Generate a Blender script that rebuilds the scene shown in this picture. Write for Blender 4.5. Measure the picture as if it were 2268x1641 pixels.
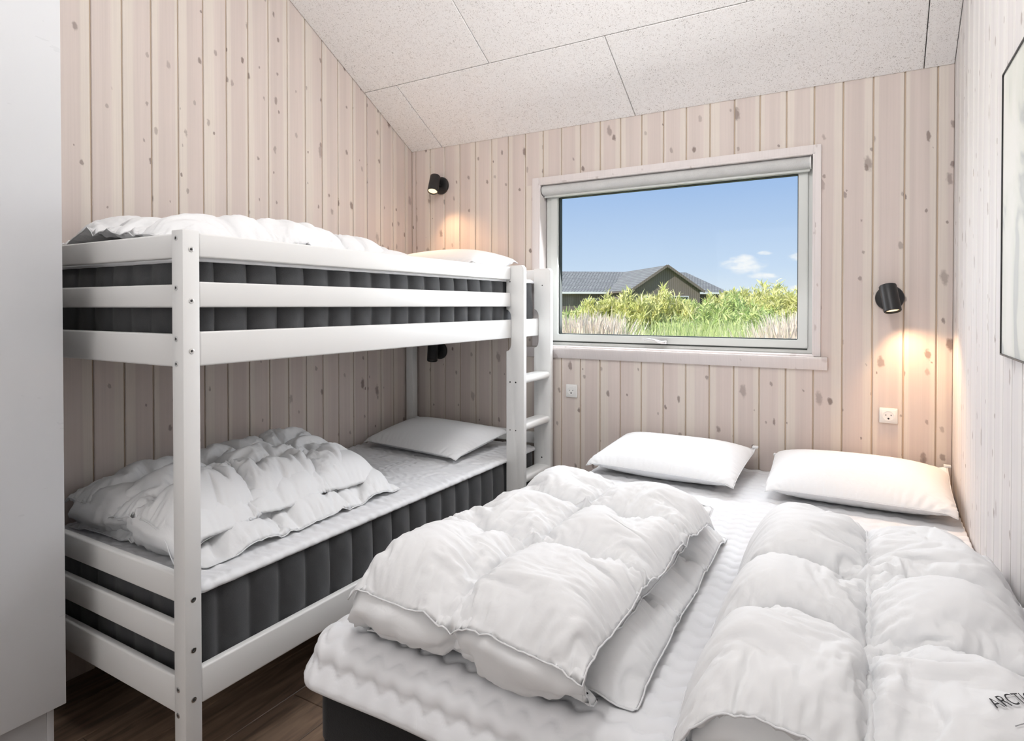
import bpy, bmesh, math, random
import numpy as np
from mathutils import Vector, Matrix

# ------------------------------------------------------------------ scene, camera, world, light
for o in list(bpy.data.objects):
    bpy.data.objects.remove(o)
scene = bpy.context.scene
COL = scene.collection
EYE = 1.33
F_PX, V0 = 1354.714, 693.159
AX_R = Vector((0.862799, 0.505547, -0.000532))
AX_U = Vector((-0.005312, 0.010119, 0.999935))
AX_F = Vector((-0.505519, 0.862740, -0.011416))

cam_d = bpy.data.cameras.new('camera')
cam = bpy.data.objects.new('camera', cam_d)
COL.objects.link(cam)
m = Matrix.Identity(4)
for i in range(3):
    m[i][0], m[i][1], m[i][2] = AX_R[i], AX_U[i], -AX_F[i]
m[2][3] = EYE
cam.matrix_world = m
cam_d.sensor_fit = 'HORIZONTAL'
cam_d.sensor_width = 36.0
cam_d.lens = F_PX * 36.0 / 2268.0
cam_d.shift_y = (V0 - 820.5) / 2268.0
cam_d.clip_start = 0.02
cam_d.clip_end = 500
scene.camera = cam

vs = scene.view_settings
vs.view_transform = 'Standard'
vs.look = 'None'
vs.exposure = 0.05
vs.gamma = 1.0
vs.use_curve_mapping = False
scene.cycles.use_denoising = True
scene.cycles.max_bounces = 5
scene.cycles.diffuse_bounces = 3
scene.cycles.adaptive_threshold = .12
scene.cycles.use_light_tree = False
scene.cycles.caustics_reflective = False
scene.cycles.caustics_refractive = False
scene.cycles.sample_clamp_indirect = 6.0


def node(nt, kind, **kw):
    n = nt.nodes.new(kind)
    for k, v in kw.items():
        if k.startswith('i_'):
            key = k[2:]
            key = int(key) if key.isdigit() else key.replace('_', ' ')
            n.inputs[key].default_value = v
        else:
            setattr(n, k, v)
    return n


def link(nt, a, b):
    nt.links.new(a, b)


def mth(nt, op, a, b=None, c=None, clamp=False):
    n = nt.nodes.new('ShaderNodeMath')
    n.operation = op
    n.use_clamp = clamp
    for i, v in enumerate((a, b, c)):
        if v is None:
            continue
        if isinstance(v, (int, float)):
            n.inputs[i].default_value = v
        else:
            nt.links.new(v, n.inputs[i])
    return n.outputs[0]


def ramp(nt, fac, stops, interp='LINEAR'):
    n = nt.nodes.new('ShaderNodeValToRGB')
    cr = n.color_ramp
    cr.interpolation = interp
    while len(cr.elements) < len(stops):
        cr.elements.new(0.5)
    for e, (p, c) in zip(cr.elements, stops):
        e.position = p
        e.color = (*c, 1) if len(c) == 3 else c
    nt.links.new(fac, n.inputs[0])
    return n.outputs[0]


def mixc(nt, fac, a, b, blend='MIX'):
    n = nt.nodes.new('ShaderNodeMix')
    n.data_type = 'RGBA'
    n.blend_type = blend
    n.clamp_factor = True
    for s, v in ((n.inputs[0], fac), (n.inputs[6], a), (n.inputs[7], b)):
        if isinstance(v, (int, float)):
            s.default_value = v
        elif isinstance(v, tuple):
            s.default_value = (*v, 1)
        else:
            nt.links.new(v, s)
    return n.outputs[2]


def build_world():
    w = bpy.data.worlds.new('sky')
    scene.world = w
    w.use_nodes = True
    nt = w.node_tree
    nt.nodes.clear()
    tc = node(nt, 'ShaderNodeTexCoord')
    sp = node(nt, 'ShaderNodeSeparateXYZ')
    link(nt, tc.outputs['Generated'], sp.inputs[0])
    sky = ramp(nt, sp.outputs[2], [(0.0, (.78, .86, .93)), (.06, (.58, .72, .91)), (.19, (.36, .53, .84)), (1.0, (.22, .39, .75))])
    nz = node(nt, 'ShaderNodeTexNoise', i_Scale=44.0, i_Detail=6.0, i_Roughness=.6)
    mp = node(nt, 'ShaderNodeMapping')
    mp.inputs['Scale'].default_value = (1, 1, 2.2)
    link(nt, tc.outputs['Generated'], mp.inputs[0])
    link(nt, mp.outputs[0], nz.inputs['Vector'])
    total = None
    rng = random.Random(4)
    clouds = [((-.166, .983, .061), .038, .014), ((-.168, .985, .071), .022, .008), ((-.137, .987, .080), .014, .004),
              ((-.143, .989, .045), .024, .006), ((-.082, .993, .072), .026, .010), ((-.060, .995, .024), .05, .010)]
    for k in range(8):
        a = .9 + k * .62
        clouds.append(((math.sin(a), math.cos(a), .05 + .12 * rng.random()), .05 + .06 * rng.random(), .012 + .015 * rng.random()))
    for c, sx, sz in clouds:
        c = Vector(c).normalized()
        e1 = c.cross(Vector((0, 0, 1))).normalized()
        e2 = e1.cross(c).normalized()
        d1 = node(nt, 'ShaderNodeVectorMath', operation='DOT_PRODUCT')
        d2 = node(nt, 'ShaderNodeVectorMath', operation='DOT_PRODUCT')
        d3 = node(nt, 'ShaderNodeVectorMath', operation='DOT_PRODUCT')
        for d, e in ((d1, e1 / sx), (d2, e2 / sz), (d3, c)):
            link(nt, tc.outputs['Generated'], d.inputs[0])
            d.inputs[1].default_value = e
        q = mth(nt, 'ADD', mth(nt, 'MULTIPLY', d1.outputs['Value'], d1.outputs['Value']), mth(nt, 'MULTIPLY', d2.outputs['Value'], d2.outputs['Value']))
        q = mth(nt, 'SUBTRACT', 1.0, q)
        q = mth(nt, 'MULTIPLY_ADD', mth(nt, 'SUBTRACT', nz.outputs[0], .5), 3.2, q)
        q = mth(nt, 'MULTIPLY', q, mth(nt, 'GREATER_THAN', d3.outputs['Value'], .5))
        total = q if total is None else mth(nt, 'MAXIMUM', total, q)
    mr = node(nt, 'ShaderNodeMapRange', interpolation_type='SMOOTHSTEP')
    mr.inputs[1].default_value = .05
    mr.inputs[2].default_value = 1.3
    mr.inputs[4].default_value = .9
    link(nt, total, mr.inputs[0])
    col = mixc(nt, mr.outputs[0], sky, (.97, .97, .98))
    bg = node(nt, 'ShaderNodeBackground')
    bg.inputs[1].default_value = 1.0
    link(nt, col, bg.inputs[0])
    out = node(nt, 'ShaderNodeOutputWorld')
    link(nt, bg.outputs[0], out.inputs[0])


build_world()


def add_light(name, kind, loc, target, energy, color=(1, 1, 1), size=1.0, size_y=None, parent=None, **kw):
    l = bpy.data.lights.new(name, kind)
    l.energy = energy
    l.color = color
    if kind == 'AREA':
        l.shape = 'RECTANGLE'
        l.size = size
        l.size_y = size_y or size
    for k, v in kw.items():
        setattr(l, k, v)
    o = bpy.data.objects.new(name, l)
    COL.objects.link(o)
    o.location = loc
    o.rotation_euler = (Vector(target) - Vector(loc)).to_track_quat('-Z', 'Y').to_euler()
    if parent:
        o.parent = parent
    return o


add_light('sun', 'SUN', (-12, -26, 24), (0, 0, 0), 5.6, (1, .96, .89), angle=.01)
# fill light added in front of the solid wall behind the camera
add_light('rear_fill_light', 'AREA', (-.75, -1.70, 1.25), (-1.15, 2.0, 1.0), 17, (.98, .99, 1.0), 1.8, 2.0)
# daylight of the window in the back wall
add_light('window_daylight', 'AREA', (-.88, 2.995, 1.56), (-1.0, 0.6, .9), 16, (.94, .97, 1.0), 1.2, .72)
# unseen point fill added under the ridge to brighten the room
add_light('ridge_fill_light', 'POINT', (-.62, .85, 2.82), (-.62, .85, 0), 31, (.985, .99, 1.0), shadow_soft_size=.16)
add_light('ceiling_fill_light', 'AREA', (-.62, .95, 2.70), (-.9, 2.35, 2.75), 7.5, (1, .99, .98), .5, .5)  # second added fill, aimed up at the slope; no fitting here

# ------------------------------------------------------------------ helpers


def empty(name, loc=(0, 0, 0), label=None, cat=None, group=None, kind=None):
    o = bpy.data.objects.new(name, None)
    o.empty_display_size = .1
    COL.objects.link(o)
    o.location = loc
    tag(o, label, cat, group, kind)
    return o


def tag(o, label=None, cat=None, group=None, kind=None):
    if label:
        o['label'] = label
    if cat:
        o['category'] = cat
    if group:
        o['group'] = group
    if kind:
        o['kind'] = kind
    return o


def link_obj(name, me, parent=None, world=True):
    o = bpy.data.objects.new(name, me)
    COL.objects.link(o)
    if parent:
        o.parent = parent
        if world:
            o.matrix_parent_inverse = Matrix.Translation(parent.location).inverted()
    return o


def mesh(name, verts, faces, mat, parent=None, smooth=False, label=None):
    me = bpy.data.meshes.new(name)
    me.from_pydata([tuple(v) for v in verts], [], [tuple(f) for f in faces])
    me.update()
    if smooth:
        me.shade_smooth()
    if mat:
        me.materials.append(mat)
    o = link_obj(name, me, parent)
    if label:
        o['label'] = label
    return o


def from_bm(name, bm, mat, parent=None, smooth=False, angle=None):
    me = bpy.data.meshes.new(name)
    bmesh.ops.recalc_face_normals(bm, faces=bm.faces)
    bm.to_mesh(me)
    bm.free()
    if smooth:
        me.shade_smooth()
        if angle:
            me.set_sharp_from_angle(angle=math.radians(angle))
    if mat:
        me.materials.append(mat)
    return link_obj(name, me, parent)


def box(name, x0, x1, y0, y1, z0, z1, mat, parent=None, bevel=.003, seg=2):
    bm = bmesh.new()
    bmesh.ops.create_cube(bm, size=1)
    for v in bm.verts:
        v.co = Vector(((x0 + x1) / 2 + v.co.x * (x1 - x0), (y0 + y1) / 2 + v.co.y * (y1 - y0), (z0 + z1) / 2 + v.co.z * (z1 - z0)))
    if bevel > 0:
        bmesh.ops.bevel(bm, geom=list(bm.edges), offset=bevel, segments=seg, affect='EDGES', profile=.5)
    return from_bm(name, bm, mat, parent, smooth=bevel > 0, angle=40)


def prism(name, pts, axis, a0, a1, mat, parent=None, bevel=0.0, smooth=False):
    """polygon pts in the two other axes (order: x,y,z without axis), extruded from a0 to a1"""
    bm = bmesh.new()

    def co(p, a):
        if axis == 'x':
            return (a, p[0], p[1])
        if axis == 'y':
            return (p[0], a, p[1])
        return (p[0], p[1], a)
    A = [bm.verts.new(co(p, a0)) for p in pts]
    B = [bm.verts.new(co(p, a1)) for p in pts]
    n = len(pts)
    bm.faces.new(A)
    bm.faces.new(B)
    for i in range(n):
        bm.faces.new((A[i], A[(i + 1) % n], B[(i + 1) % n], B[i]))
    if bevel:
        bmesh.ops.recalc_face_normals(bm, faces=bm.faces)
        bmesh.ops.bevel(bm, geom=list(bm.edges), offset=bevel, segments=2, affect='EDGES', profile=.5, clamp_overlap=True)
    return from_bm(name, bm, mat, parent, smooth=smooth or bevel > 0, angle=35)


def lathe(name, prof, origin, axis, mat, parent=None, n=40):
    """profile (r, h) turned about a direction"""
    axis = Vector(axis).normalized()
    q = axis.to_track_quat('Z', 'Y')
    bm = bmesh.new()
    rings = []
    for r, h in prof:
        ring = []
        for k in range(n):
            a = 2 * math.pi * k / n
            ring.append(bm.verts.new(Vector(origin) + q @ Vector((r * math.cos(a), r * math.sin(a), h))))
        rings.append(ring)
    for a, b in zip(rings, rings[1:]):
        for k in range(n):
            bm.faces.new((a[k], a[(k + 1) % n], b[(k + 1) % n], b[k]))
    bm.faces.new(rings[0])
    bm.faces.new(rings[-1])
    return from_bm(name, bm, mat, parent, smooth=True, angle=40)


def tube(name, pts, r, mat, parent=None, n=12):
    bm = bmesh.new()
    rings = []
    P = [Vector(p) for p in pts]
    for i, p in enumerate(P):
        t = (P[min(i + 1, len(P) - 1)] - P[max(i - 1, 0)]).normalized()
        q = t.to_track_quat('Z', 'Y')
        rr = r[i] if isinstance(r, (list, tuple)) else r
        rings.append([bm.verts.new(p + q @ Vector((rr * math.cos(2 * math.pi * k / n), rr * math.sin(2 * math.pi * k / n), 0))) for k in range(n)])
    for a, b in zip(rings, rings[1:]):
        for k in range(n):
            bm.faces.new((a[k], a[(k + 1) % n], b[(k + 1) % n], b[k]))
    bm.faces.new(rings[0])
    bm.faces.new(rings[-1])
    return from_bm(name, bm, mat, parent, smooth=True, angle=50)


# ------------------------------------------------------------------ materials


def mat_new(name, color=(.8, .8, .8), rough=.5, **kw):
    mt = bpy.data.materials.new(name)
    mt.use_nodes = True
    b = mt.node_tree.nodes['Principled BSDF']
    b.inputs['Base Color'].default_value = (*color, 1)
    b.inputs['Roughness'].default_value = rough
    for k, v in kw.items():
        b.inputs[k.replace('_', ' ')].default_value = v
    return mt, mt.node_tree, b


def add_bump(nt, b, height, strength=.3, dist=.002):
    bp = node(nt, 'ShaderNodeBump')
    bp.inputs['Strength'].default_value = strength
    bp.inputs['Distance'].default_value = dist
    link(nt, height, bp.inputs['Height'])
    link(nt, bp.outputs[0], b.inputs['Normal'])


def pine_material(name, base, cream, knot, groove=False):
    mt, nt, b = mat_new(name, base, .55)
    b.inputs['Specular IOR Level'].default_value = .3
    tc = node(nt, 'ShaderNodeTexCoord')
    oi = node(nt, 'ShaderNodeObjectInfo')
    sp = node(nt, 'ShaderNodeSeparateXYZ')
    link(nt, tc.outputs['Object'], sp.inputs[0])
    rnd = oi.outputs['Random']
    x = sp.outputs[0]
    z = mth(nt, 'MULTIPLY_ADD', rnd, 37.0, sp.outputs[2])
    xr = mth(nt, 'MULTIPLY_ADD', rnd, 91.0, x)
    # long grain
    v1 = node(nt, 'ShaderNodeCombineXYZ')
    link(nt, mth(nt, 'MULTIPLY', xr, 160.0), v1.inputs[0])
    link(nt, mth(nt, 'MULTIPLY', z, 2.2), v1.inputs[2])
    g = node(nt, 'ShaderNodeTexNoise', i_Scale=1.0, i_Detail=3.0, i_Roughness=.55)
    link(nt, v1.outputs[0], g.inputs['Vector'])
    # wide heartwood figure
    v2 = node(nt, 'ShaderNodeCombineXYZ')
    link(nt, mth(nt, 'MULTIPLY', xr, 26.0), v2.inputs[0])
    link(nt, mth(nt, 'MULTIPLY', z, .55), v2.inputs[2])
    h = node(nt, 'ShaderNodeTexNoise', i_Scale=1.0, i_Detail=2.0)
    link(nt, v2.outputs[0], h.inputs['Vector'])
    # cream sapwood strip along one or both edges of a board
    c = mth(nt, 'MULTIPLY_ADD', mth(nt, 'FRACT', mth(nt, 'MULTIPLY', rnd, 17.3)), .05, .030)
    wob = mth(nt, 'MULTIPLY', mth(nt, 'SUBTRACT', h.outputs[0], .5), .03)
    dist = mth(nt, 'ABSOLUTE', mth(nt, 'SUBTRACT', mth(nt, 'ADD', x, wob), c))
    sap = node(nt, 'ShaderNodeMapRange', interpolation_type='SMOOTHSTEP')
    sap.inputs[1].default_value = .030
    sap.inputs[2].default_value = .040
    link(nt, dist, sap.inputs[0])
    body = mixc(nt, ramp(nt, h.outputs[0], [(.35, (0, 0, 0)), (.7, (1, 1, 1))]), base, tuple(q * .90 for q in base))
    tone = mth(nt, 'MULTIPLY_ADD', mth(nt, 'FRACT', mth(nt, 'MULTIPLY', rnd, 7.7)), .8, -.15, clamp=True)
    body = mixc(nt, mth(nt, 'MULTIPLY', tone, .55), body, tuple(q * f for q, f in zip(base, (.83, .80, .80))))
    col = mixc(nt, mth(nt, 'MULTIPLY', sap.outputs[0], .6), body, cream)
    col = mixc(nt, mth(nt, 'MULTIPLY', ramp(nt, g.outputs[0], [(.45, (0, 0, 0)), (.75, (1, 1, 1))]), .30), col, tuple(q * .78 for q in base))
    # knots
    v4 = node(nt, 'ShaderNodeCombineXYZ')
    link(nt, mth(nt, 'MULTIPLY', xr, 70.0), v4.inputs[0])
    link(nt, mth(nt, 'MULTIPLY', z, 55.0), v4.inputs[2])
    kn = node(nt, 'ShaderNodeTexNoise', i_Scale=1.0, i_Detail=2.0)
    link(nt, v4.outputs[0], kn.inputs['Vector'])
    kd = mth(nt, 'SUBTRACT', kn.outputs[0], .5)
    for sx, sz, r0, r1, keep, off in ((11.0, 6.8, .045, .10, .52, 3.1), (9.0, 4.4, .06, .13, .24, 11.7)):
        v3 = node(nt, 'ShaderNodeCombineXYZ')
        link(nt, mth(nt, 'MULTIPLY_ADD', xr, sx, off), v3.inputs[0])
        link(nt, mth(nt, 'MULTIPLY_ADD', x, -4.5 if sz < 4 else 2.0, mth(nt, 'MULTIPLY', z, sz)), v3.inputs[1])
        vo = node(nt, 'ShaderNodeTexVoronoi', voronoi_dimensions='2D', i_Scale=1.0)
        link(nt, v3.outputs[0], vo.inputs['Vector'])
        sc = node(nt, 'ShaderNodeSeparateColor')
        link(nt, vo.outputs['Color'], sc.inputs[0])
        dd = mth(nt, 'MULTIPLY_ADD', kd, .16, vo.outputs['Distance'])
        k = node(nt, 'ShaderNodeMapRange', interpolation_type='SMOOTHSTEP')
        k.inputs[1].default_value = r0
        k.inputs[2].default_value = r1
        k.inputs[3].default_value = 1
        k.inputs[4].default_value = 0
        link(nt, mth(nt, 'DIVIDE', dd, mth(nt, 'MULTIPLY_ADD', sc.outputs[1], 1.0, .35)), k.inputs[0])
        kk = mth(nt, 'MULTIPLY', k.outputs[0], mth(nt, 'LESS_THAN', sc.outputs[0], keep))
        col = mixc(nt, mth(nt, 'MULTIPLY', kk, mth(nt, 'MULTIPLY_ADD', sc.outputs[2], .45, .42)), col, knot)
    link(nt, col, b.inputs['Base Color'])
    return mt


PINE = pine_material('whitewashed_pine', (.715, .622, .575), (.765, .70, .62), (.22, .165, .145))
PINE_BACK, _nt, _b = mat_new('pine_tongue', (.60, .475, .355), .7)
PINE_WHITE = pine_material('pale_pine', (.80, .765, .755), (.83, .80, .77), (.40, .34, .32))  # paler pine for the right wall boards
PAINT_WOOD = pine_material('white_stained_wood', (.78, .72, .71), (.80, .74, .72), (.55, .48, .46))


def wool_material():
    mt, nt, b = mat_new('wood_wool', (.75, .72, .70), .9)
    b.inputs['Specular IOR Level'].default_value = .1
    tc = node(nt, 'ShaderNodeTexCoord')
    oi = node(nt, 'ShaderNodeObjectInfo')
    va = node(nt, 'ShaderNodeVectorMath', operation='ADD')
    link(nt, tc.outputs['Object'], va.inputs[0])
    cb = node(nt, 'ShaderNodeCombineXYZ')
    link(nt, mth(nt, 'MULTIPLY', oi.outputs['Random'], 53.0), cb.inputs[0])
    link(nt, cb.outputs[0], va.inputs[1])
    hs = []
    for k, (sc, st) in enumerate(((80, (1, 2.2, 1)), (72, (2.2, 1, 1)), (60, (1.5, 1.5, 1)))):
        mp = node(nt, 'ShaderNodeMapping')
        mp.inputs['Location'].default_value = (k * 7.3, k * 3.1, 0)
        mp.inputs['Rotation'].default_value = (0, 0, k * .9 + .3)
        mp.inputs['Scale'].default_value = st
        link(nt, va.outputs[0], mp.inputs[0])
        nz = node(nt, 'ShaderNodeTexNoise', i_Scale=float(sc), i_Detail=1.0, i_Distortion=1.4)
        link(nt, mp.outputs[0], nz.inputs['Vector'])
        hs.append(mth(nt, 'SUBTRACT', 1.0, mth(nt, 'MULTIPLY', mth(nt, 'ABSOLUTE', mth(nt, 'SUBTRACT', nz.outputs[0], .5)), 9.0), clamp=True))
    hh = mth(nt, 'MAXIMUM', mth(nt, 'MAXIMUM', hs[0], hs[1]), hs[2])
    big = node(nt, 'ShaderNodeTexNoise', i_Scale=6.0, i_Detail=3.0)
    link(nt, va.outputs[0], big.inputs['Vector'])
    col = ramp(nt, hh, [(0.0, (.40, .37, .35)), (.2, (.74, .70, .68)), (.5, (.92, .895, .88)), (1.0, (.96, .945, .935))])
    col = mixc(nt, mth(nt, 'MULTIPLY', big.outputs[0], .18), col, (.78, .72, .68), 'MULTIPLY')
    link(nt, col, b.inputs['Base Color'])
    return mt


WOOL = wool_material()
DARK_GAP, _, _ = mat_new('panel_gap', (.10, .085, .075), .9)


def floor_material():
    mt, nt, b = mat_new('oak_laminate', (.16, .11, .08), .38)
    tc = node(nt, 'ShaderNodeTexCoord')
    oi = node(nt, 'ShaderNodeObjectInfo')
    sp = node(nt, 'ShaderNodeSeparateXYZ')
    link(nt, tc.outputs['Object'], sp.inputs[0])
    cb = node(nt, 'ShaderNodeCombineXYZ')
    link(nt, mth(nt, 'MULTIPLY_ADD', oi.outputs['Random'], 31.0, mth(nt, 'MULTIPLY', sp.outputs[0], 26.0)), cb.inputs[0])
    link(nt, mth(nt, 'MULTIPLY', sp.outputs[1], 3.0), cb.inputs[1])
    nz = node(nt, 'ShaderNodeTexNoise', i_Scale=1.0, i_Detail=5.0, i_Distortion=1.2)
    link(nt, cb.outputs[0], nz.inputs['Vector'])
    col = ramp(nt, nz.outputs[0], [(.3, (.11, .072, .050)), (.5, (.23, .155, .108)), (.72, (.36, .25, .17))])
    col = mixc(nt, mth(nt, 'MULTIPLY', oi.outputs['Random'], .35), col, (.10, .07, .055))
    link(nt, col, b.inputs['Base Color'])
    add_bump(nt, b, nz.outputs[0], .1, .001)
    return mt


FLOOR = floor_material()


def linen_material(name, color, crease=.35, scale=1.0):
    mt, nt, b = mat_new(name, color, .75)
    b.inputs['Specular IOR Level'].default_value = .25
    tc = node(nt, 'ShaderNodeTexCoord')
    nz = node(nt, 'ShaderNodeTexNoise', i_Scale=20.0 * scale, i_Detail=2.0, i_Roughness=.5, i_Distortion=1.2)
    link(nt, tc.outputs['Object'], nz.inputs['Vector'])
    hgt = mth(nt, 'MULTIPLY', mth(nt, 'ABSOLUTE', mth(nt, 'SUBTRACT', nz.outputs[0], .5)), -2.0)
    add_bump(nt, b, hgt, crease, .004)
    return mt


DUVET = linen_material('duvet_cotton', (.86, .86, .865), .16)
PILLOW = linen_material('pillow_cotton', (.87, .87, .875), .12)
PAD = linen_material('quilted_pad', (.84, .84, .855), .10)
PIPING, _, _ = mat_new('piping_cotton', (.80, .80, .81), .7)


def fabric_material(name, color, rough=.85, scale=500.0):
    mt, nt, b = mat_new(name, color, rough)
    tc = node(nt, 'ShaderNodeTexCoord')
    nz = node(nt, 'ShaderNodeTexNoise', i_Scale=scale, i_Detail=2.0)
    link(nt, tc.outputs['Object'], nz.inputs['Vector'])
    n2 = node(nt, 'ShaderNodeTexNoise', i_Scale=9.0, i_Detail=3.0, i_Distortion=1.0)
    link(nt, tc.outputs['Object'], n2.inputs['Vector'])
    f = mth(nt, 'MULTIPLY_ADD', nz.outputs[0], .5, mth(nt, 'MULTIPLY', n2.outputs[0], .3))
    col = mixc(nt, f, tuple(q * .65 for q in color), tuple(q * 1.5 for q in color))
    link(nt, col, b.inputs['Base Color'])
    b.inputs['Sheen Weight'].default_value = .25
    b.inputs['Specular IOR Level'].default_value = .2
    add_bump(nt, b, mth(nt, 'ADD', nz.outputs[0], mth(nt, 'MULTIPLY', n2.outputs[0], 2.0)), .25, .002)
    return mt


CHARCOAL = fabric_material('charcoal_fabric', (.058, .059, .062))
BLACK_FABRIC = fabric_material('black_fabric', (.010, .010, .011))


def lacquer(name, color, rough, coat=0.0):
    mt, nt, b = mat_new(name, color, rough)
    tc = node(nt, 'ShaderNodeTexCoord')
    nz = node(nt, 'ShaderNodeTexNoise', i_Scale=14.0, i_Detail=3.0)
    mp = node(nt, 'ShaderNodeMapping')
    mp.inputs['Scale'].default_value = (1, 1, 3)
    link(nt, tc.outputs['Object'], mp.inputs[0])
    link(nt, mp.outputs[0], nz.inputs['Vector'])
    link(nt, mth(nt, 'MULTIPLY_ADD', nz.outputs[0], .12, rough - .06), b.inputs['Roughness'])
    b.inputs['Coat Weight'].default_value = coat
    return mt


WHITE = lacquer('white_lacquer', (.84, .835, .82), .38)
CABINET = lacquer('white_melamine', (.68, .685, .70), .30)
FRAME = lacquer('window_white', (.66, .675, .65), .35)
BLIND = fabric_material('blind_cloth', (.62, .62, .61), .8)
PLASTIC = lacquer('white_plastic', (.84, .83, .81), .35)
BLACK = lacquer('black_metal', (.012, .012, .013), .42)
GASKET, _, _ = mat_new('black_rubber', (.03, .035, .03), .6)
STEEL, _, _ = mat_new('steel', (.74, .74, .73), .30, Metallic=1.0)
DARK_HOLE, _, _ = mat_new('dark_hole', (.03, .03, .03), .7)
INK, _, _ = mat_new('black_ink', (.02, .02, .022), .7)
GREY_INK, _, _ = mat_new('grey_ink', (.30, .30, .31), .7)
GLASS, _gn, _gb = mat_new('clear_glass', (1, 1, 1), .0)


def glass_material():
    nt = GLASS.node_tree
    nt.nodes.clear()
    tr = node(nt, 'ShaderNodeBsdfTransparent')
    tr.inputs[0].default_value = (.97, .98, .975, 1)
    gl = node(nt, 'ShaderNodeBsdfGlossy')
    gl.inputs['Roughness'].default_value = .02
    mx = node(nt, 'ShaderNodeMixShader')
    mx.inputs[0].default_value = .006
    link(nt, tr.outputs[0], mx.inputs[1])
    link(nt, gl.outputs[0], mx.inputs[2])
    out = node(nt, 'ShaderNodeOutputMaterial')
    link(nt, mx.outputs[0], out.inputs[0])


glass_material()


def emission(name, color, strength):
    mt, nt, b = mat_new(name, color, .5)
    b.inputs['Emission Color'].default_value = (*color, 1)
    b.inputs['Emission Strength'].default_value = strength
    return mt


BULB = emission('warm_lamp_lens', (1.0, .80, .52), 1.15)
BULB_OFF, _, _ = mat_new('lamp_lens_off', (.25, .24, .22), .2)

# ------------------------------------------------------------------ the room shell
YB, XL, XR = 2.963, -2.453, .282
ZC, SL = EYE + .9491, .5864
YRIDGE, YREAR = .58, -1.82


def ceil_z(y):
    return ZC + SL * (YB - y) if y >= YRIDGE else ZC + SL * (YB - YRIDGE) - SL * (YRIDGE - y)


GX0, GX1, GZ0, GZ1 = -1.477, -.281, 1.176, 1.924          # glass
LX0, LX1, LZ0, LZ1 = -1.561, -.215, 1.110, 1.992          # window opening

BG = .0026   # half the groove between two boards
BT = .006    # thickness of a board in front of its backing


def board(parent, origin, rotz, w, z0, ztop0, ztop1, name='board', mat=None):
    """a board w wide in local x, its face at local y = 0 looking along -y"""
    c = .0022
    prof = [(0, BT), (0, c), (c, 0), (w - c, 0), (w, c), (w, BT)]
    vs_, fs = [], []
    for (px, py) in prof:
        vs_.append((px, py, z0))
    for (px, py) in prof:
        vs_.append((px, py, ztop0 + (ztop1 - ztop0) * px / w))
    n = len(prof)
    fs.append(tuple(range(n - 1, -1, -1)))
    fs.append(tuple(range(n, 2 * n)))
    for i in range(n):
        j = (i + 1) % n
        fs.append((i, j, n + j, n + i))
    me = bpy.data.meshes.new(name)
    me.from_pydata(vs_, [], [f[::-1] for f in fs])
    me.materials.append(mat or PINE)
    o = bpy.data.objects.new(name, me)
    COL.objects.link(o)
    o.location = origin
    o.rotation_euler = (0, 0, rotz)
    if parent:
        o.parent = parent
    return o


def wall(name, x0, x1, y0, y1, z0, z1, mat=PINE_BACK):
    o = box(name, x0, x1, y0, y1, z0, z1, mat, bevel=0)
    o['kind'] = 'structure'
    return o


# left wall: boards run up, their width along y; face looks to +x
wl = prism('wall_left', [(YREAR - .1, -.1), (YB + .12, -.1), (YB + .12, ceil_z(YB + .12) + .02), (YRIDGE, ceil_z(YRIDGE) + .02), (YREAR - .1, ceil_z(YREAR - .1) + .02)], 'x', XL - .15, XL - BT, PINE_BACK)
wl['kind'] = 'structure'
P_L = .1091
k0 = math.floor((YREAR - 1.154) / P_L)
k1 = math.ceil((YB - 1.154) / P_L)
for k in range(k0, k1):
    ya = max(1.154 + k * P_L + BG, YREAR)
    yb = min(1.154 + (k + 1) * P_L - BG, YB)
    if yb - ya < .01:
        continue
    # local x -> world +y ... rotate +90 deg: local -y (face) -> world +x
    board(wl, (XL, ya, 0), math.pi / 2, yb - ya, 0, ceil_z(ya) + .004, ceil_z(yb) + .004)

# right wall, face looks to -x: rotate -90: local x -> world -y, local -y -> world -x
wr = prism('wall_right', [(YREAR - .1, -.1), (YB + .12, -.1), (YB + .12, ceil_z(YB + .12) + .02), (YRIDGE, ceil_z(YRIDGE) + .02), (YREAR - .1, ceil_z(YREAR - .1) + .02)], 'x', XR + BT, XR + .15, PINE_BACK)
wr['kind'] = 'structure'
P_R = .1105
k = -4
while True:
    yb = min(2.566 - k * P_R - BG, YB)
    ya = max(2.566 - (k + 1) * P_R + BG, YREAR)
    k += 1
    if yb <= YREAR + .01:
        break
    if yb - ya < .01:
        continue
    board(wr, (XR, yb, 0), -math.pi / 2, yb - ya, 0, ceil_z(yb) + .004, ceil_z(ya) + .004, mat=PINE_WHITE)

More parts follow.
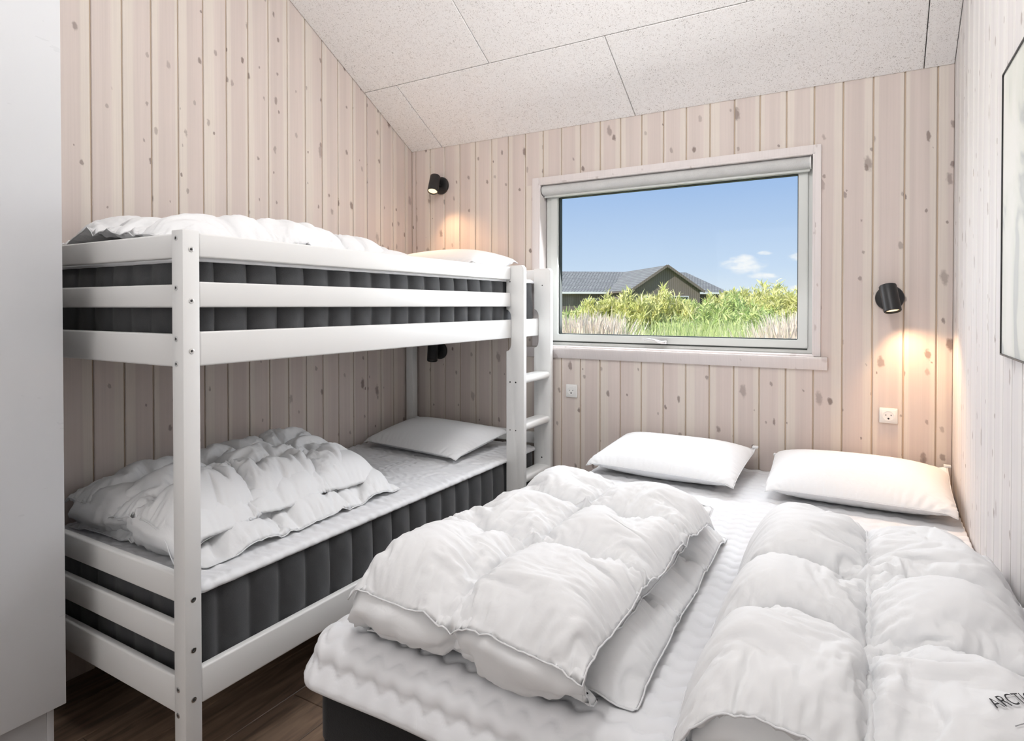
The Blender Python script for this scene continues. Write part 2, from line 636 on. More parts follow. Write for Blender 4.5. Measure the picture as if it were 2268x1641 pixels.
# back wall with the window opening, face looks to -y
wb = empty('wall_back', (0, YB, 0), kind='structure')
ytop = ceil_z(YB) + .03
for nm, a, b, c, d in (('wall_core', XL - .15, LX0, -.1, ytop), ('wall_core', LX1, XR + .15, -.1, ytop), ('wall_core', LX0, LX1, -.1, LZ0), ('wall_core', LX0, LX1, LZ1, ytop)):
    box(nm, a, b, YB + BT, YB + .11, c, d, PINE_BACK, wb, bevel=0)
P_B = .1105
for k in range(-3, 24):
    xa = max(-2.203 + k * P_B + BG, XL)
    xb = min(-2.203 + (k + 1) * P_B - BG, XR)
    if xb - xa < .01:
        continue
    top = ceil_z(YB) + .004

    def put(a, b, z0, z1):
        if b - a < .008:
            return
        o = board(None, (a, YB, 0), 0, b - a, z0, z1, z1)
        o.parent = wb
        o.location = (a, 0, 0)
    if xb <= LX0 - .0 or xa >= LX1:
        put(xa, xb, 0, top)
    else:
        put(xa, xb, 0, LZ0)
        put(xa, xb, LZ1, top)
        if xa < LX0 - .008:
            put(xa, LX0, LZ0, LZ1)
        if xb > LX1 + .008:
            put(LX1, xb, LZ0, LZ1)

# solid wall behind the camera, without an opening
wre = empty('wall_rear', (0, YREAR, 0), kind='structure')
box('wall_core', XL - .15, XR + .15, YREAR - .1, YREAR, -.1, 2.8, PINE, wre, bevel=0)

# ceiling: wood-wool panels under a dark deck
RX = math.atan(SL)
ce = prism('ceiling', [(YB + .30, ceil_z(YB) - SL * .30 + .028), (YRIDGE, ceil_z(YRIDGE) + .028), (YREAR - .3, ceil_z(YREAR - .3) + .028), (YREAR - .3, ceil_z(YREAR - .3) + .2), (YRIDGE, ceil_z(YRIDGE) + .2), (YB + .30, ceil_z(YB) - SL * .30 + .2)], 'x', XL - .2, XR + .2, DARK_GAP)
ce['kind'] = 'structure'
SLEN = math.sqrt(1 + SL * SL)


def panel(x0, x1, ya, yb, front=True):
    """a ceiling panel between x0..x1 and y from ya (low) to yb (towards the ridge)"""
    g = .0016
    w = x1 - x0 - 2 * g
    l = abs(yb - ya) * SLEN - 2 * g
    if w < .02 or l < .02:
        return
    bm = bmesh.new()
    bmesh.ops.create_cube(bm, size=1)
    for v in bm.verts:
        v.co = Vector((v.co.x * w, v.co.y * l, v.co.z * .025 + .0125))
    bmesh.ops.bevel(bm, geom=list(bm.edges), offset=.0022, segments=1, affect='EDGES')
    o = from_bm('ceiling_panel', bm, WOOL, None)
    ym = (ya + yb) / 2
    o.location = ((x0 + x1) / 2, ym, ceil_z(ym))
    o.rotation_euler = (-RX if front else RX, 0, 0)
    o.parent = ce
    return o


rows = [YB, YB - .4138]
while rows[-1] > YRIDGE + .02:
    rows.append(max(rows[-1] - .6 / SLEN, YRIDGE))
for i, (ya, yb) in enumerate(zip(rows, rows[1:])):
    x0 = -2.2196 if i % 2 == 0 else -1.6243
    xs = [XL] + [x0 + 1.2 * j for j in range(-1, 4) if XL + .02 < x0 + 1.2 * j < XR - .02] + [XR]
    for a, b in zip(xs, xs[1:]):
        panel(a, b, ya, yb)
y = YRIDGE
i = 0
while y > YREAR + .02:
    yn = max(y - .6 / SLEN, YREAR)
    xs = [XL] + [(-2.2196 if i % 2 else -1.6243) + 1.2 * j for j in range(0, 3)]
    xs = [q for q in xs if q < XR - .02] + [XR]
    for a, b in zip(xs, xs[1:]):
        panel(a, b, yn, y, False)
    y = yn
    i += 1

# floor planks
fl = box('floor', XL - .15, XR + .15, YREAR - .1, YB + .12, -.12, -.012, DARK_GAP, bevel=0)
fl['kind'] = 'structure'
FW, FLN = .196, 1.28
bmf = bmesh.new()
bmesh.ops.create_cube(bmf, size=1)
for v in bmf.verts:
    v.co = Vector((v.co.x * (FW - .002), v.co.y * (FLN - .002), v.co.z * .012 - .006))
bmesh.ops.bevel(bmf, geom=[e for e in bmf.edges if all(v.co.z > -.001 for v in e.verts)], offset=.0015, segments=1, affect='EDGES')
me_pl = bpy.data.meshes.new('plank')
bmf.to_mesh(me_pl)
bmf.free()
me_pl.materials.append(FLOOR)
ix = 0
x = XL + FW / 2 - .03
while x < XR + FW / 2:
    y = YREAR - FLN * (.1 + .37 * (ix % 3)) + FLN / 2
    while y < YB + FLN / 2:
        o = bpy.data.objects.new('plank', me_pl)
        COL.objects.link(o)
        o.location = (x, y, 0)
        o.parent = fl
        y += FLN
    x += FW
    ix += 1

# ------------------------------------------------------------------ the window
win = empty('window_1', ((LX0 + LX1) / 2, YB + .06, LZ0), kind='structure')
win['label'] = 'wide white framed window looking out on a house and grass'


def frame_part(name, x0, x1, z0, z1, wl_, wr_, wb_, wt_, y0, y1, mat, parent, bevel=.003):
    """four rails mitred into one ring"""
    bm = bmesh.new()
    o = [(x0, z0), (x1, z0), (x1, z1), (x0, z1)]
    q = [(x0 + wl_, z0 + wb_), (x1 - wr_, z0 + wb_), (x1 - wr_, z1 - wt_), (x0 + wl_, z1 - wt_)]
    V = {}
    for tagn, pts in (('o', o), ('q', q)):
        for yy, t in ((y0, 'f'), (y1, 'b')):
            V[tagn + t] = [bm.verts.new((p[0], yy, p[1])) for p in pts]
    for i in range(4):
        j = (i + 1) % 4
        bm.faces.new((V['of'][i], V['of'][j], V['qf'][j], V['qf'][i]))
        bm.faces.new((V['ob'][j], V['ob'][i], V['qb'][i], V['qb'][j]))
        bm.faces.new((V['of'][j], V['of'][i], V['ob'][i], V['ob'][j]))
        bm.faces.new((V['qf'][i], V['qf'][j], V['qb'][j], V['qb'][i]))
    bmesh.ops.recalc_face_normals(bm, faces=bm.faces)
    bmesh.ops.bevel(bm, geom=list(bm.edges), offset=bevel, segments=2, affect='EDGES', clamp_overlap=True)
    return from_bm(name, bm, mat, parent, smooth=True, angle=35)


frame_part('window_frame', LX0 + .012, LX1 - .004, LZ0 + .004, LZ1 - .004, .045, .022, .030, .03, YB + .062, YB + .13, FRAME, win)
frame_part('sash', GX0 - .042, GX1 + .040, GZ0 - .036, GZ1 + .045, .042, .040, .036, .045, YB + .052, YB + .11, FRAME, win)
frame_part('gasket', GX0 - .001, GX1 + .001, GZ0 - .001, GZ1 + .001, .006, .005, .005, .005, YB + .066, YB + .10, GASKET, win, bevel=.001)
pane = box('pane', GX0 + .001, GX1 - .001, YB + .082, YB + .088, GZ0 + .001, GZ1 - .001, GLASS, win, bevel=0)
box('weather_strip', GX0 - .040, GX1 + .038, YB + .058, YB + .066, GZ0 - .043, GZ0 - .036, GASKET, win, bevel=0)
# lever handle in the middle of the lower sash rail
hd = box('handle_base', -.905, -.870, YB + .040, YB + .053, 1.140, 1.158, STEEL, win, bevel=.004)
tube('handle', [(-.885, YB + .040, 1.150), (-.893, YB + .024, 1.149), (-.905, YB + .018, 1.153), (-.925, YB + .016, 1.160), (-.95, YB + .016, 1.162), (-.985, YB + .017, 1.160)], [.006, .0065, .006, .0055, .005, .004], STEEL, win)
# lining boards of the reveal
lin = empty('trim_1', ((LX0 + LX1) / 2, YB, LZ0), kind='structure')
lin['label'] = 'white stained wooden casing around the window'
box('lining_board', LX0 - .004, LX0 + .008, YB - .012, YB + .10, LZ0, LZ1, PAINT_WOOD, lin, bevel=.0015)
box('lining_board', LX1 - .004, LX1 + .006, YB - .012, YB + .10, LZ0, LZ1, PAINT_WOOD, lin, bevel=.0015)
box('lining_board', LX0 - .004, LX1 + .006, YB - .012, YB + .10, LZ1 - .004, LZ1 + .006, PAINT_WOOD, lin, bevel=.0015)
box('window_sill', LX0 - .004, LX1 + .004, YB - .016, YB + .10, LZ0 - .010, LZ0 + .006, PAINT_WOOD, lin, bevel=.002)
TX0, TX1, TZ1 = -1.6013, -.1854, EYE + .6978
box('casing_board', TX0, LX0, YB - .011, YB + .002, LZ0, TZ1, PAINT_WOOD, lin, bevel=.0015)
box('casing_board', LX1, TX1, YB - .011, YB + .002, LZ0, TZ1, PAINT_WOOD, lin, bevel=.0015)
box('casing_board', LX0, LX1, YB - .011, YB + .002, LZ1, TZ1, PAINT_WOOD, lin, bevel=.0015)
prism('apron_board', [(YB + .002, 1.052), (YB - .012, 1.052), (YB - .030, 1.098), (YB - .030, 1.108), (YB + .002, 1.108)], 'x', -1.632, -.158, PAINT_WOOD, lin, bevel=.002)

# roller blind
rb = empty('roller_blind', (-.89, YB + .030, 1.966), 'rolled up white roller blind at the top of the window', 'blind')
lathe('blind_roll', [(.026, 0), (.028, .002), (.028, 1.322), (.026, 1.324)], (-1.552, YB + .028, 1.962), (1, 0, 0), BLIND, rb)
box('bottom_bar', -1.548, -.232, YB + .028, YB + .042, 1.922, 1.936, FRAME, rb, bevel=.004)
for xx in (-1.556, -.229):
    lathe('end_bracket', [(.030, -.003), (.031, 0), (.030, .003)], (xx, YB + .028, 1.962), (1, 0, 0), PLASTIC, rb)

# ------------------------------------------------------------------ wardrobe beside the bunk bed
wd = empty('wardrobe', (-2.2, .2, 0), 'tall plain white wardrobe beside the end of the bunk bed', 'wardrobe')
box('carcass', XL + .02, -1.992, -.60, .848, .203, 2.62, CABINET, wd, bevel=.001)
box('door', -1.990, -1.970, .252, .850, .200, 2.62, CABINET, wd, bevel=.0012)
box('door', -1.990, -1.970, -.60, .249, .200, 2.62, CABINET, wd, bevel=.0012)
box('plinth', XL + .03, -2.020, -.60, .822, 0, .203, CABINET, wd, bevel=.0008)
box('plinth_end', XL + .03, -2.0195, .8225, .840, 0, .203, CABINET, wd, bevel=.0008)

# ------------------------------------------------------------------ bunk bed
BX0, BX1 = -2.437, -1.535
bb = empty('bunk_bed', (-1.98, 1.95, 0), 'white lacquered wooden bunk bed with a short ladder', 'bunk bed')
for (px, py) in ((BX1 - .050, .935), (BX0, .935), (BX0, 2.884)):
    box('post', px, px + .050, py, py + .047, 0, 1.530, WHITE, bb, bevel=.0035)
# end rails: near end and far end
for nm, z0, z1 in (('end_rail', 1.457, 1.523), ('end_rail', 1.326, 1.388), ('end_rail', 1.168, 1.256), ('end_rail', .539, .615), ('end_rail', .402, .480), ('end_rail', .240, .338)):
    box(nm, BX0 + .050, BX1 - .050, .946, .968, z0, z1, WHITE, bb, bevel=.006, seg=3)
for z0, z1 in ((1.457, 1.526), (1.171, 1.262), (.580, .644), (.240, .338)):
    box('end_rail', BX0 + .050, BX1 - .026, 2.930, 2.952, z0, z1, WHITE, bb, bevel=.006, seg=3)
# long rails on the open side
box('side_rail', BX1 - .024, BX1, .982, 2.607, 1.460, 1.524, WHITE, bb, bevel=.005, seg=3)
box('side_rail', BX1 - .024, BX1, .982, 2.607, 1.327, 1.395, WHITE, bb, bevel=.005, seg=3)
box('side_rail', BX1 - .024, BX1, .982, 2.955, 1.171, 1.262, WHITE, bb, bevel=.005, seg=3)
box('side_rail', BX1 - .024, BX1, .982, 2.955, .269, .365, WHITE, bb, bevel=.005, seg=3)
# long rails on the wall side
for z0, z1 in ((1.460, 1.524), (1.171, 1.262), (.269, .365)):
    box('side_rail', BX0, BX0 + .024, .982, 2.884, z0, z1, WHITE, bb, bevel=.005, seg=3)
# bed bases that carry the mattresses
for z0 in (1.187, .271):
    box('bed_base', BX0 + .026, BX1 - .026, .970, 2.928, z0, z0 + .014, WHITE, bb, bevel=.002)
# ladder: two notched stiles and four rungs
SX0, SX1 = -1.562, -1.462


def stile(y0, y1):
    zn0, zn1, xn = 1.105, 1.312, BX1 + .001
    pts = [(SX0, 0), (SX1, 0), (SX1, 1.515), (SX1 - .012, 1.53), (SX0, 1.53)]
    arc = []
    for k in range(7):
        a = k / 6 * math.pi / 2
        arc.append((SX0 + (xn - SX0) * math.sin(a), zn1 - .042 * (1 - math.cos(a))))
    arc2 = []
    for k in range(7):
        a = (1 - k / 6) * math.pi / 2
        arc2.append((SX0 + (xn - SX0) * math.sin(a), zn0 + .042 * (1 - math.cos(a))))
    return prism('ladder_stile', pts + arc + arc2, 'y', y0, y1, WHITE, bb, bevel=.0022)


st1 = stile(2.609, 2.637)
st2 = stile(2.900, 2.928)
for z1 in (.983, .747, .485, .240):
    bm = bmesh.new()
    bmesh.ops.create_cube(bm, size=1)
    for v in bm.verts:
        v.co = Vector((-1.512 + v.co.x * .088, 2.7685 + v.co.y * .263, z1 - .019 + v.co.z * .036))
    bmesh.ops.bevel(bm, geom=[e for e in bm.edges if abs((e.verts[0].co - e.verts[1].co).y) > .1], offset=.015, segments=5, affect='EDGES', profile=.5)
    from_bm('ladder_rung', bm, WHITE, bb, smooth=True, angle=40)


def bolt(loc, axis, r=.0072):
    a = Vector(axis)
    o = lathe('bolt', [(r, -.002), (r, .001), (r * .85, .0016), (r * .52, .0014), (r * .50, .0004), (.0005, .0004)], loc, a, STEEL, bb, n=20)
    h = lathe('hex_socket', [(r * .50, .0004), (r * .44, .0010), (.0005, .0011)], loc, a, DARK_HOLE, o, n=6)
    h.matrix_parent_inverse = o.matrix_world.inverted()


for (bx, bz) in ((-1.563, 1.508), (-1.564, 1.378), (-1.565, 1.244), (-1.565, 1.179), (-1.566, .320), (-1.567, .252)):
    bolt((bx, .935, bz), (0, -1, 0))
for bz in (1.479, 1.344, 1.212, .557, .423, .291):
    bolt((BX1, .958, bz), (1, 0, 0))
for (px, py, pz, rr) in ((-1.540, 2.609, .953, .0042), (-1.508, 2.609, .953, .0042), (-1.540, 2.609, .715, .003), (-1.508, 2.609, .715, .003), (-1.512, 2.900, 1.440, .003), (-1.515, 2.900, .52, .004), (-1.54, 2.609, 1.45, .003)):
    lathe('screw', [(rr, -.001), (rr, .0006), (rr * .5, .0008)], (px, py, pz), (0, -1, 0), DARK_HOLE, bb, n=14)

# ------------------------------------------------------------------ mattresses


def mattress(name, x0, x1, y0, y1, z0, z1, mat, label, depth=.019, pitch=.1035, seam0=1.056):
    """channel stitched sides: rounded rectangle in plan with a scalloped outline, bulging in height"""
    r = .045
    path = []   # (x, y, nx, ny, s)
    step = .008
    L1, L2 = x1 - x0 - 2 * r, y1 - y0 - 2 * r

    def seg(xa, ya, xb, yb, nx, ny):
        n = max(2, int(math.hypot(xb - xa, yb - ya) / step))
        for i in range(n):
            t = i / n
            path.append((xa + (xb - xa) * t, ya + (yb - ya) * t, nx, ny))

    def arc(cx, cy, a0):
        for i in range(6):
            a = a0 + math.pi / 2 * i / 6
            path.append((cx + r * math.cos(a), cy + r * math.sin(a), math.cos(a), math.sin(a)))
    seg(x1, y0 + r, x1, y1 - r, 1, 0)
    arc(x1 - r, y1 - r, 0)
    seg(x1 - r, y1, x0 + r, y1, 0, 1)
    arc(x0 + r, y1 - r, math.pi / 2)
    seg(x0, y1 - r, x0, y0 + r, -1, 0)
    arc(x0 + r, y0 + r, math.pi)
    seg(x0 + r, y0, x1 - r, y0, 0, -1)
    arc(x1 - r, y0 + r, 1.5 * math.pi)
    H = 12
    vs_, fs = [], []
    n = len(path)
    rngm = random.Random(int(seam0 * 1000) + int(z0 * 977))
    for h in range(H + 1):
        t = h / H
        bul = 4 * t * (1 - t)
        for (px, py, nx, ny) in path:
            s = (py - seam0) if abs(nx) > .5 else (px - x0)
            sc = abs(math.sin(math.pi * s / pitch)) ** .62
            out = (depth if abs(nx) > .5 else depth * .3) * (sc - 1) + .006 * (bul ** .5) - .004
            out += .0018 * math.sin(s * 67 + t * 9 + math.sin(t * 13 + s * 23)) * sc * bul
            vs_.append((px + nx * out, py + ny * out, z0 + (z1 - z0) * t))
    for h in range(H):
        for i in range(n):
            j = (i + 1) % n
            fs.append((h * n + i, h * n + j, (h + 1) * n + j, (h + 1) * n + i))
    fs.append(tuple(range(n - 1, -1, -1)))
    fs.append(tuple(H * n + i for i in range(n)))
    o = mesh(name, vs_, fs, mat, None, smooth=True)
    o.data.set_sharp_from_angle(angle=math.radians(60))
    return o


def quilt_pad(name, x0, x1, y0, y1, z, mat, parent, skirt, r=.045, sp=.052, per=.062, amp=.006, puff=.007, flare=.15, wave=.004, wrinkle=.0, h=.0075, sides=(1, 1, 1, 1), seed=1):
    """quilted cover: rows of wavy stitching, rounded over the mattress edge and hanging down a little. sides = left,right,near,far"""
    s = (r * math.pi / 2 + skirt - r if skirt > r else r * math.acos(1 - skirt / r)) - r
    a0, a1 = x0 - (s if sides[0] else 0), x1 + (s if sides[1] else 0)
    b0, b1 = y0 - (s if sides[2] else 0), y1 + (s if sides[3] else 0)
    nx, ny = int((a1 - a0) / h), int((b1 - b0) / h)
    A, B = np.meshgrid(np.linspace(a0, a1, nx + 1), np.linspace(b0, b1, ny + 1))
    ix0 = x0 + r if sides[0] else x0
    ix1 = x1 - r if sides[1] else x1
    iy0 = y0 + r if sides[2] else y0
    iy1 = y1 - r if sides[3] else y1
    # stretch so that the flat part ends at the inner rectangle
    cx, cy = np.clip(A, ix0, ix1), np.clip(B, iy0, iy1)
    ex, ey = A - cx, B - cy
    d8 = np.hypot(ex, ey) + 1e-9
    d = np.maximum(np.abs(ex), np.abs(ey))
    ux, uy = ex / d8, ey / d8
    ar = np.minimum(d, r * math.pi / 2)
    rest = np.maximum(d - r * math.pi / 2, 0)
    rng = np.random.default_rng(seed)
    und = np.zeros_like(A)
    for _ in range(5):
        kx, ky, ph = rng.normal(0, 9), rng.normal(0, 9), rng.random() * 6.28
        und += np.sin(A * kx + B * ky + ph)
    outw = r * np.sin(ar / r) + rest * (flare + .06 * und / 3)
    zz = z - r * (1 - np.cos(ar / r)) - rest * .985
    # stitched relief
    row = (B + amp * np.sin(2 * math.pi * A / per + 1.7 * np.sin(B * 3.1))) / sp
    rel = puff * np.abs(np.sin(math.pi * row)) ** .5
    edge = np.clip((s + r - d) / .012, 0, 1)
    rel = rel * edge
    if wrinkle:
        rel = rel + wrinkle * np.sin(A * 95 + 6 * np.sin(B * 21) + 2.5 * und) * np.clip(np.sin(math.pi * row) ** 2, 0, 1)
    rel = rel + wave * und / 4 * (np.clip(d, 0, .1) / .1)
    # normal: up on the flat, outward on the skirt
    th = ar / r
    nxv, nyv, nzv = ux * np.sin(th), uy * np.sin(th), np.cos(th)
    X = cx + ux * outw + nxv * rel
    Y = cy + uy * outw + nyv * rel
    Z = zz + nzv * rel
    P = np.stack([X, Y, Z], -1)
    inner = np.stack([X - nxv * .012 - (rel * nxv), Y - nyv * .012 - rel * nyv, Z - nzv * (.012 + rel)], -1)
    N = P.shape[0] * P.shape[1]
    idx = np.arange(N).reshape(P.shape[:2])
    f1 = np.stack([idx[:-1, :-1], idx[:-1, 1:], idx[1:, 1:], idx[1:, :-1]], -1).reshape(-1, 4)
    f2 = f1[:, ::-1] + N
    rimi = np.concatenate([idx[0, :], idx[1:, -1], idx[-1, -2::-1], idx[-2:0:-1, 0]])
    rj = np.roll(rimi, -1)
    f3 = np.stack([rj, rimi, rimi + N, rj + N], -1)
    verts = np.vstack([P.reshape(-1, 3), inner.reshape(-1, 3)])
    return np_mesh(name, verts, np.vstack([f1, f2, f3]), mat, parent)


def np_mesh(name, verts, faces, mat, parent=None, smooth=True):
    me = bpy.data.meshes.new(name)
    nv, nf, q = len(verts), len(faces), faces.shape[1]
    me.vertices.add(nv)
    me.vertices.foreach_set('co', np.asarray(verts, dtype=np.float32).ravel())
    me.loops.add(nf * q)
    me.loops.foreach_set('vertex_index', np.asarray(faces, dtype=np.int32).ravel())
    me.polygons.add(nf)
    me.polygons.foreach_set('loop_start', np.arange(0, nf * q, q, dtype=np.int32))
    me.polygons.foreach_set('loop_total', np.full(nf, q, dtype=np.int32))
    me.update(calc_edges=True)
    me.validate()
    if smooth:
        me.shade_smooth()
    if mat:
        me.materials.append(mat)
    return link_obj(name, me, parent)


mt_low = mattress('mattress', -2.408, -1.562, .990, 2.925, .286, .552, CHARCOAL, '')
tag(mt_low, 'charcoal channel stitched mattress on the lower bunk', 'mattress')
mt_up = mattress('mattress', -2.408, -1.562, .990, 2.925, 1.202, 1.452, CHARCOAL, '', seam0=1.052)
tag(mt_up, 'charcoal channel stitched mattress behind the upper bunk guard rails', 'mattress')
pad_low = quilt_pad('mattress_pad', -2.408, -1.557, .988, 2.928, .568, PAD, None, .016, r=.02, sp=.045, per=.075, amp=.008, puff=.006, wrinkle=.0026, h=.006, flare=.0, seed=3, sides=(0, 1, 1, 1))
tag(pad_low, 'white quilted mattress pad on the lower bunk', 'mattress pad')
pad_up = quilt_pad('mattress_pad', -2.408, -1.560, .988, 2.928, 1.466, PAD, None, .014, r=.016, sp=.05, per=.08, puff=.005, wrinkle=.002, h=.009, flare=.0, seed=5, sides=(0, 1, 1, 1))
tag(pad_up, 'white quilted mattress pad on the upper bunk', 'mattress pad')

# ------------------------------------------------------------------ double bed
DX0, DX1, DY0 = -1.108, .272, .985
db = empty('double_bed', (-.42, 1.95, 0), 'low black upholstered double bed under the window wall', 'double bed')
box('bed_box', DX0 + .01, DX1 - .01, DY0 + .01, 2.955, .060, .330, BLACK_FABRIC, db, bevel=.014, seg=3)
bmb = bmesh.new()
bmesh.ops.create_cube(bmb, size=1)
for v in bmb.verts:
    v.co = Vector(((DX0 + DX1) / 2 + v.co.x * (DX1 - DX0), (DY0 + 2.955) / 2 + v.co.y * (2.955 - DY0), .439 + v.co.z * .21))
bmesh.ops.bevel(bmb, geom=[e for e in bmb.edges if all(v.co.z > .5 for v in e.verts) or abs(e.verts[0].co.z - e.verts[1].co.z) > .1], offset=.04, segments=5, affect='EDGES', profile=.5)
from_bm('mattress_box', bmb, BLACK_FABRIC, db, smooth=True, angle=40)
for lx in (DX0 + .08, DX1 - .14):
    for ly in (DY0 + .08, 2.82):
        box('leg', lx, lx + .06, ly, ly + .06, 0, .066, BLACK, db, bevel=.004)
pad_d = quilt_pad('mattress_pad', DX0 - .012, DX1 + .004, DY0 - .012, 2.958, .578, PAD, None, .105, r=.055, sp=.052, per=.060, amp=.0095, puff=.0085, flare=.60, wave=.003, h=.005, seed=8, sides=(1, 0, 1, 0))
tag(pad_d, 'white quilted mattress pad with wavy stitching on the double bed', 'mattress pad')

# ------------------------------------------------------------------ cloth: two sheets sewn together and blown up


def _dist(P, A, B, rest, k):
    a = P[A]
    b = P[B]
    d = b - a
    l = np.sqrt((d * d).sum(-1, keepdims=True)) + 1e-9
    c = d * ((l - rest) / l * (.5 * k))
    P[A] = a + c
    P[B] = b - c


def _sets(ny, nx, hx, hy):
    S = []
    s = np.s_
    for o in (0, 1):
        n = (nx - o) // 2 * 2
        S.append((s[:, :, o:o + n:2], s[:, :, o + 1:o + n:2], hx, 1.0))
        m_ = (ny - o) // 2 * 2
        S.append((s[:, o:o + m_:2, :], s[:, o + 1:o + m_:2, :], hy, 1.0))
    hd = (hx * hx + hy * hy) ** .5
    for o in (0, 1):
        m_ = (ny - o) // 2 * 2
        S.append((s[:, o:o + m_:2, :-1], s[:, o + 1:o + m_:2, 1:], hd, .5))
        S.append((s[:, o:o + m_:2, 1:], s[:, o + 1:o + m_:2, :-1], hd, .5))
    for o in range(4):
        S.append((s[:, :, o:nx - 2:4], s[:, :, o + 2:nx:4], 2 * hx, 'b'))
        S.append((s[:, o:ny - 2:4, :], s[:, o + 2:ny:4, :], 2 * hy, 'b'))
    return S


def _normals(P):
    du = np.empty_like(P)
    dv = np.empty_like(P)
    du[:, :, 1:-1] = P[:, :, 2:] - P[:, :, :-2]
    du[:, :, 0] = P[:, :, 1] - P[:, :, 0]
    du[:, :, -1] = P[:, :, -1] - P[:, :, -2]
    dv[:, 1:-1] = P[:, 2:] - P[:, :-2]
    dv[:, 0] = P[:, 1] - P[:, 0]
    dv[:, -1] = P[:, -1] - P[:, -2]
    n = np.cross(du, dv)
    n /= np.sqrt((n * n).sum(-1, keepdims=True)) + 1e-9
    n[1] *= -1
    return n


def _up(P, ny, nx):
    _, a, b, _ = P.shape
    y = np.linspace(0, a - 1, ny)
    x = np.linspace(0, b - 1, nx)
    i = np.minimum(y.astype(int), a - 2)
    j = np.minimum(x.astype(int), b - 2)
    fy = (y - i)[None, :, None, None].astype(P.dtype)
    fx = (x - j)[None, None, :, None].astype(P.dtype)
    A = P[:, i][:, :, j]
    B = P[:, i + 1][:, :, j]
    C = P[:, i][:, :, j + 1]
    D = P[:, i + 1][:, :, j + 1]
    return A * (1 - fy) * (1 - fx) + B * fy * (1 - fx) + C * (1 - fy) * fx + D * fy * fx


def quilt(W, L, h, cx=(), cy=(), gap=.03, exc=1.08, press=.004, levels=((4, 60), (2, 50), (1, 40)), bend=.02, seed=0, pin=.5, pinr=.3, inner=2, noise=.12, wob=.0, damp=.9, gather=.0042, groove=.010):
    rng = np.random.default_rng(seed)
    P = None
    for lev, steps in levels:
        nx = max(8, int(round(W / (h * lev)))) + 1
        ny = max(8, int(round(L / (h * lev)))) + 1
        x = np.linspace(-W / 2, W / 2, nx)
        y = np.linspace(-L / 2, L / 2, ny)
        LAY = np.zeros((1, ny, nx, 2), np.float32)
        LAY[..., 0] = x
        LAY[..., 1] = y[:, None]
        if P is None:
            P = np.zeros((2, ny, nx, 3), np.float32)
            P[..., :2] = LAY
            P[0, ..., 2] = .01
            P[1, ..., 2] = -.01
        else:
            P = _up(P, ny, nx)
        P[:, 1:-1, 1:-1] += rng.normal(0, noise * h * lev, (2, ny - 2, nx - 2, 3))
        S = _sets(ny, nx, W * exc / (nx - 1), L * exc / (ny - 1))
        V = np.zeros_like(P)
        ic = [int(round(c * (nx - 1))) for c in cx]
        jc = [int(round(c * (ny - 1))) for c in cy]
        pn = (1 + wob * _up(np.random.default_rng(seed + 5).normal(0, 1, (1, 6, 5, 1)), ny, nx)).astype(np.float32)

        def tie(sl, lay):
            t = P[sl]
            md = (t[0] + t[1]) / 2
            d = t[0] - t[1]
            l = np.sqrt((d * d).sum(-1, keepdims=True)) + 1e-9
            d = d / l * np.minimum(l, gap) / 2
            t[0] = md + d
            t[1] = md - d
            t[..., :2] += (lay - t[..., :2]) * pin
            P[sl] = t
        for st in range(steps):
            Q = P + V * damp + _normals(P) * pn * (press * h * lev)
            P0 = P
            P = Q.astype(np.float32)
            for _ in range(inner):
                for A, B, r, k in S:
                    _dist(P, A, B, r, bend if k == 'b' else k)
            for sl in (np.s_[:, 0], np.s_[:, -1], np.s_[:, :, 0], np.s_[:, :, -1]):
                md = P[sl].mean(0)[None]
                md[..., :2] += (LAY[sl] - md[..., :2]) * pinr
                P[sl] = md
            for i in ic:
                tie(np.s_[:, :, i], LAY[:, :, i])
            for j in jc:
                tie(np.s_[:, j], LAY[:, j])
            V = P - P0
    # stitched seams pull the sheet in, with little gathers running away from the thread
    ny, nx = P.shape[1:3]
    along = {0: np.linspace(0, L, ny)[:, None] + np.zeros((1, nx)), 1: np.linspace(0, W, nx)[None, :] + np.zeros((ny, 1))}
    across = {0: np.linspace(0, W, nx)[None, :] + np.zeros((ny, 1)), 1: np.linspace(0, L, ny)[:, None] + np.zeros((1, nx))}
    rng = np.random.default_rng(seed + 77)
    for ax_, lst, ext in ((0, [c * W for c in cx] + [0, W], W), (1, [c * L for c in cy] + [0, L], L)):
        for c in lst:
            d = across[ax_] - c
            ad = np.abs(d)
            a = along[ax_]
            wr = np.zeros_like(a)
            for _ in range(5):
                k, ph, sl = rng.uniform(110, 330), rng.uniform(0, 6.28), rng.uniform(-.7, .7)
                wr += np.sin(k * (a + sl * ad) + ph + 1.5 * np.sin(a * rng.uniform(8, 20)))
            inner_seam = 0 < c < ext
            g = gather * wr / 2.2 * np.exp(-ad / .045) * (1 - np.exp(-ad / .006))
            if inner_seam:
                g = g - groove * np.exp(-(ad / .008) ** 2) - .5 * groove * np.exp(-(ad / .03) ** 2)
            P[0, ..., 2] += g
            P[1, ..., 2] -= g
    return P


def warp(P, W, L, quad, z, shape=None, thick=1.0):
    """lay a sewn slab into the quad (near-left, near-right, far-right, far-left), centre height z; shape(s, t) adds to the height"""
    s = P[..., 0] / W + .5
    t = P[..., 1] / L + .5
    q = [np.array(v, float) for v in quad]
    XY = (q[0][None] * ((1 - s) * (1 - t))[..., None] + q[1][None] * (s * (1 - t))[..., None] + q[2][None] * (s * t)[..., None] + q[3][None] * ((1 - s) * t)[..., None])
    Z = z + P[..., 2] * thick + (shape(np.clip(s, 0, 1), np.clip(t, 0, 1)) if shape else 0)
    return np.concatenate([XY, Z[..., None]], -1)


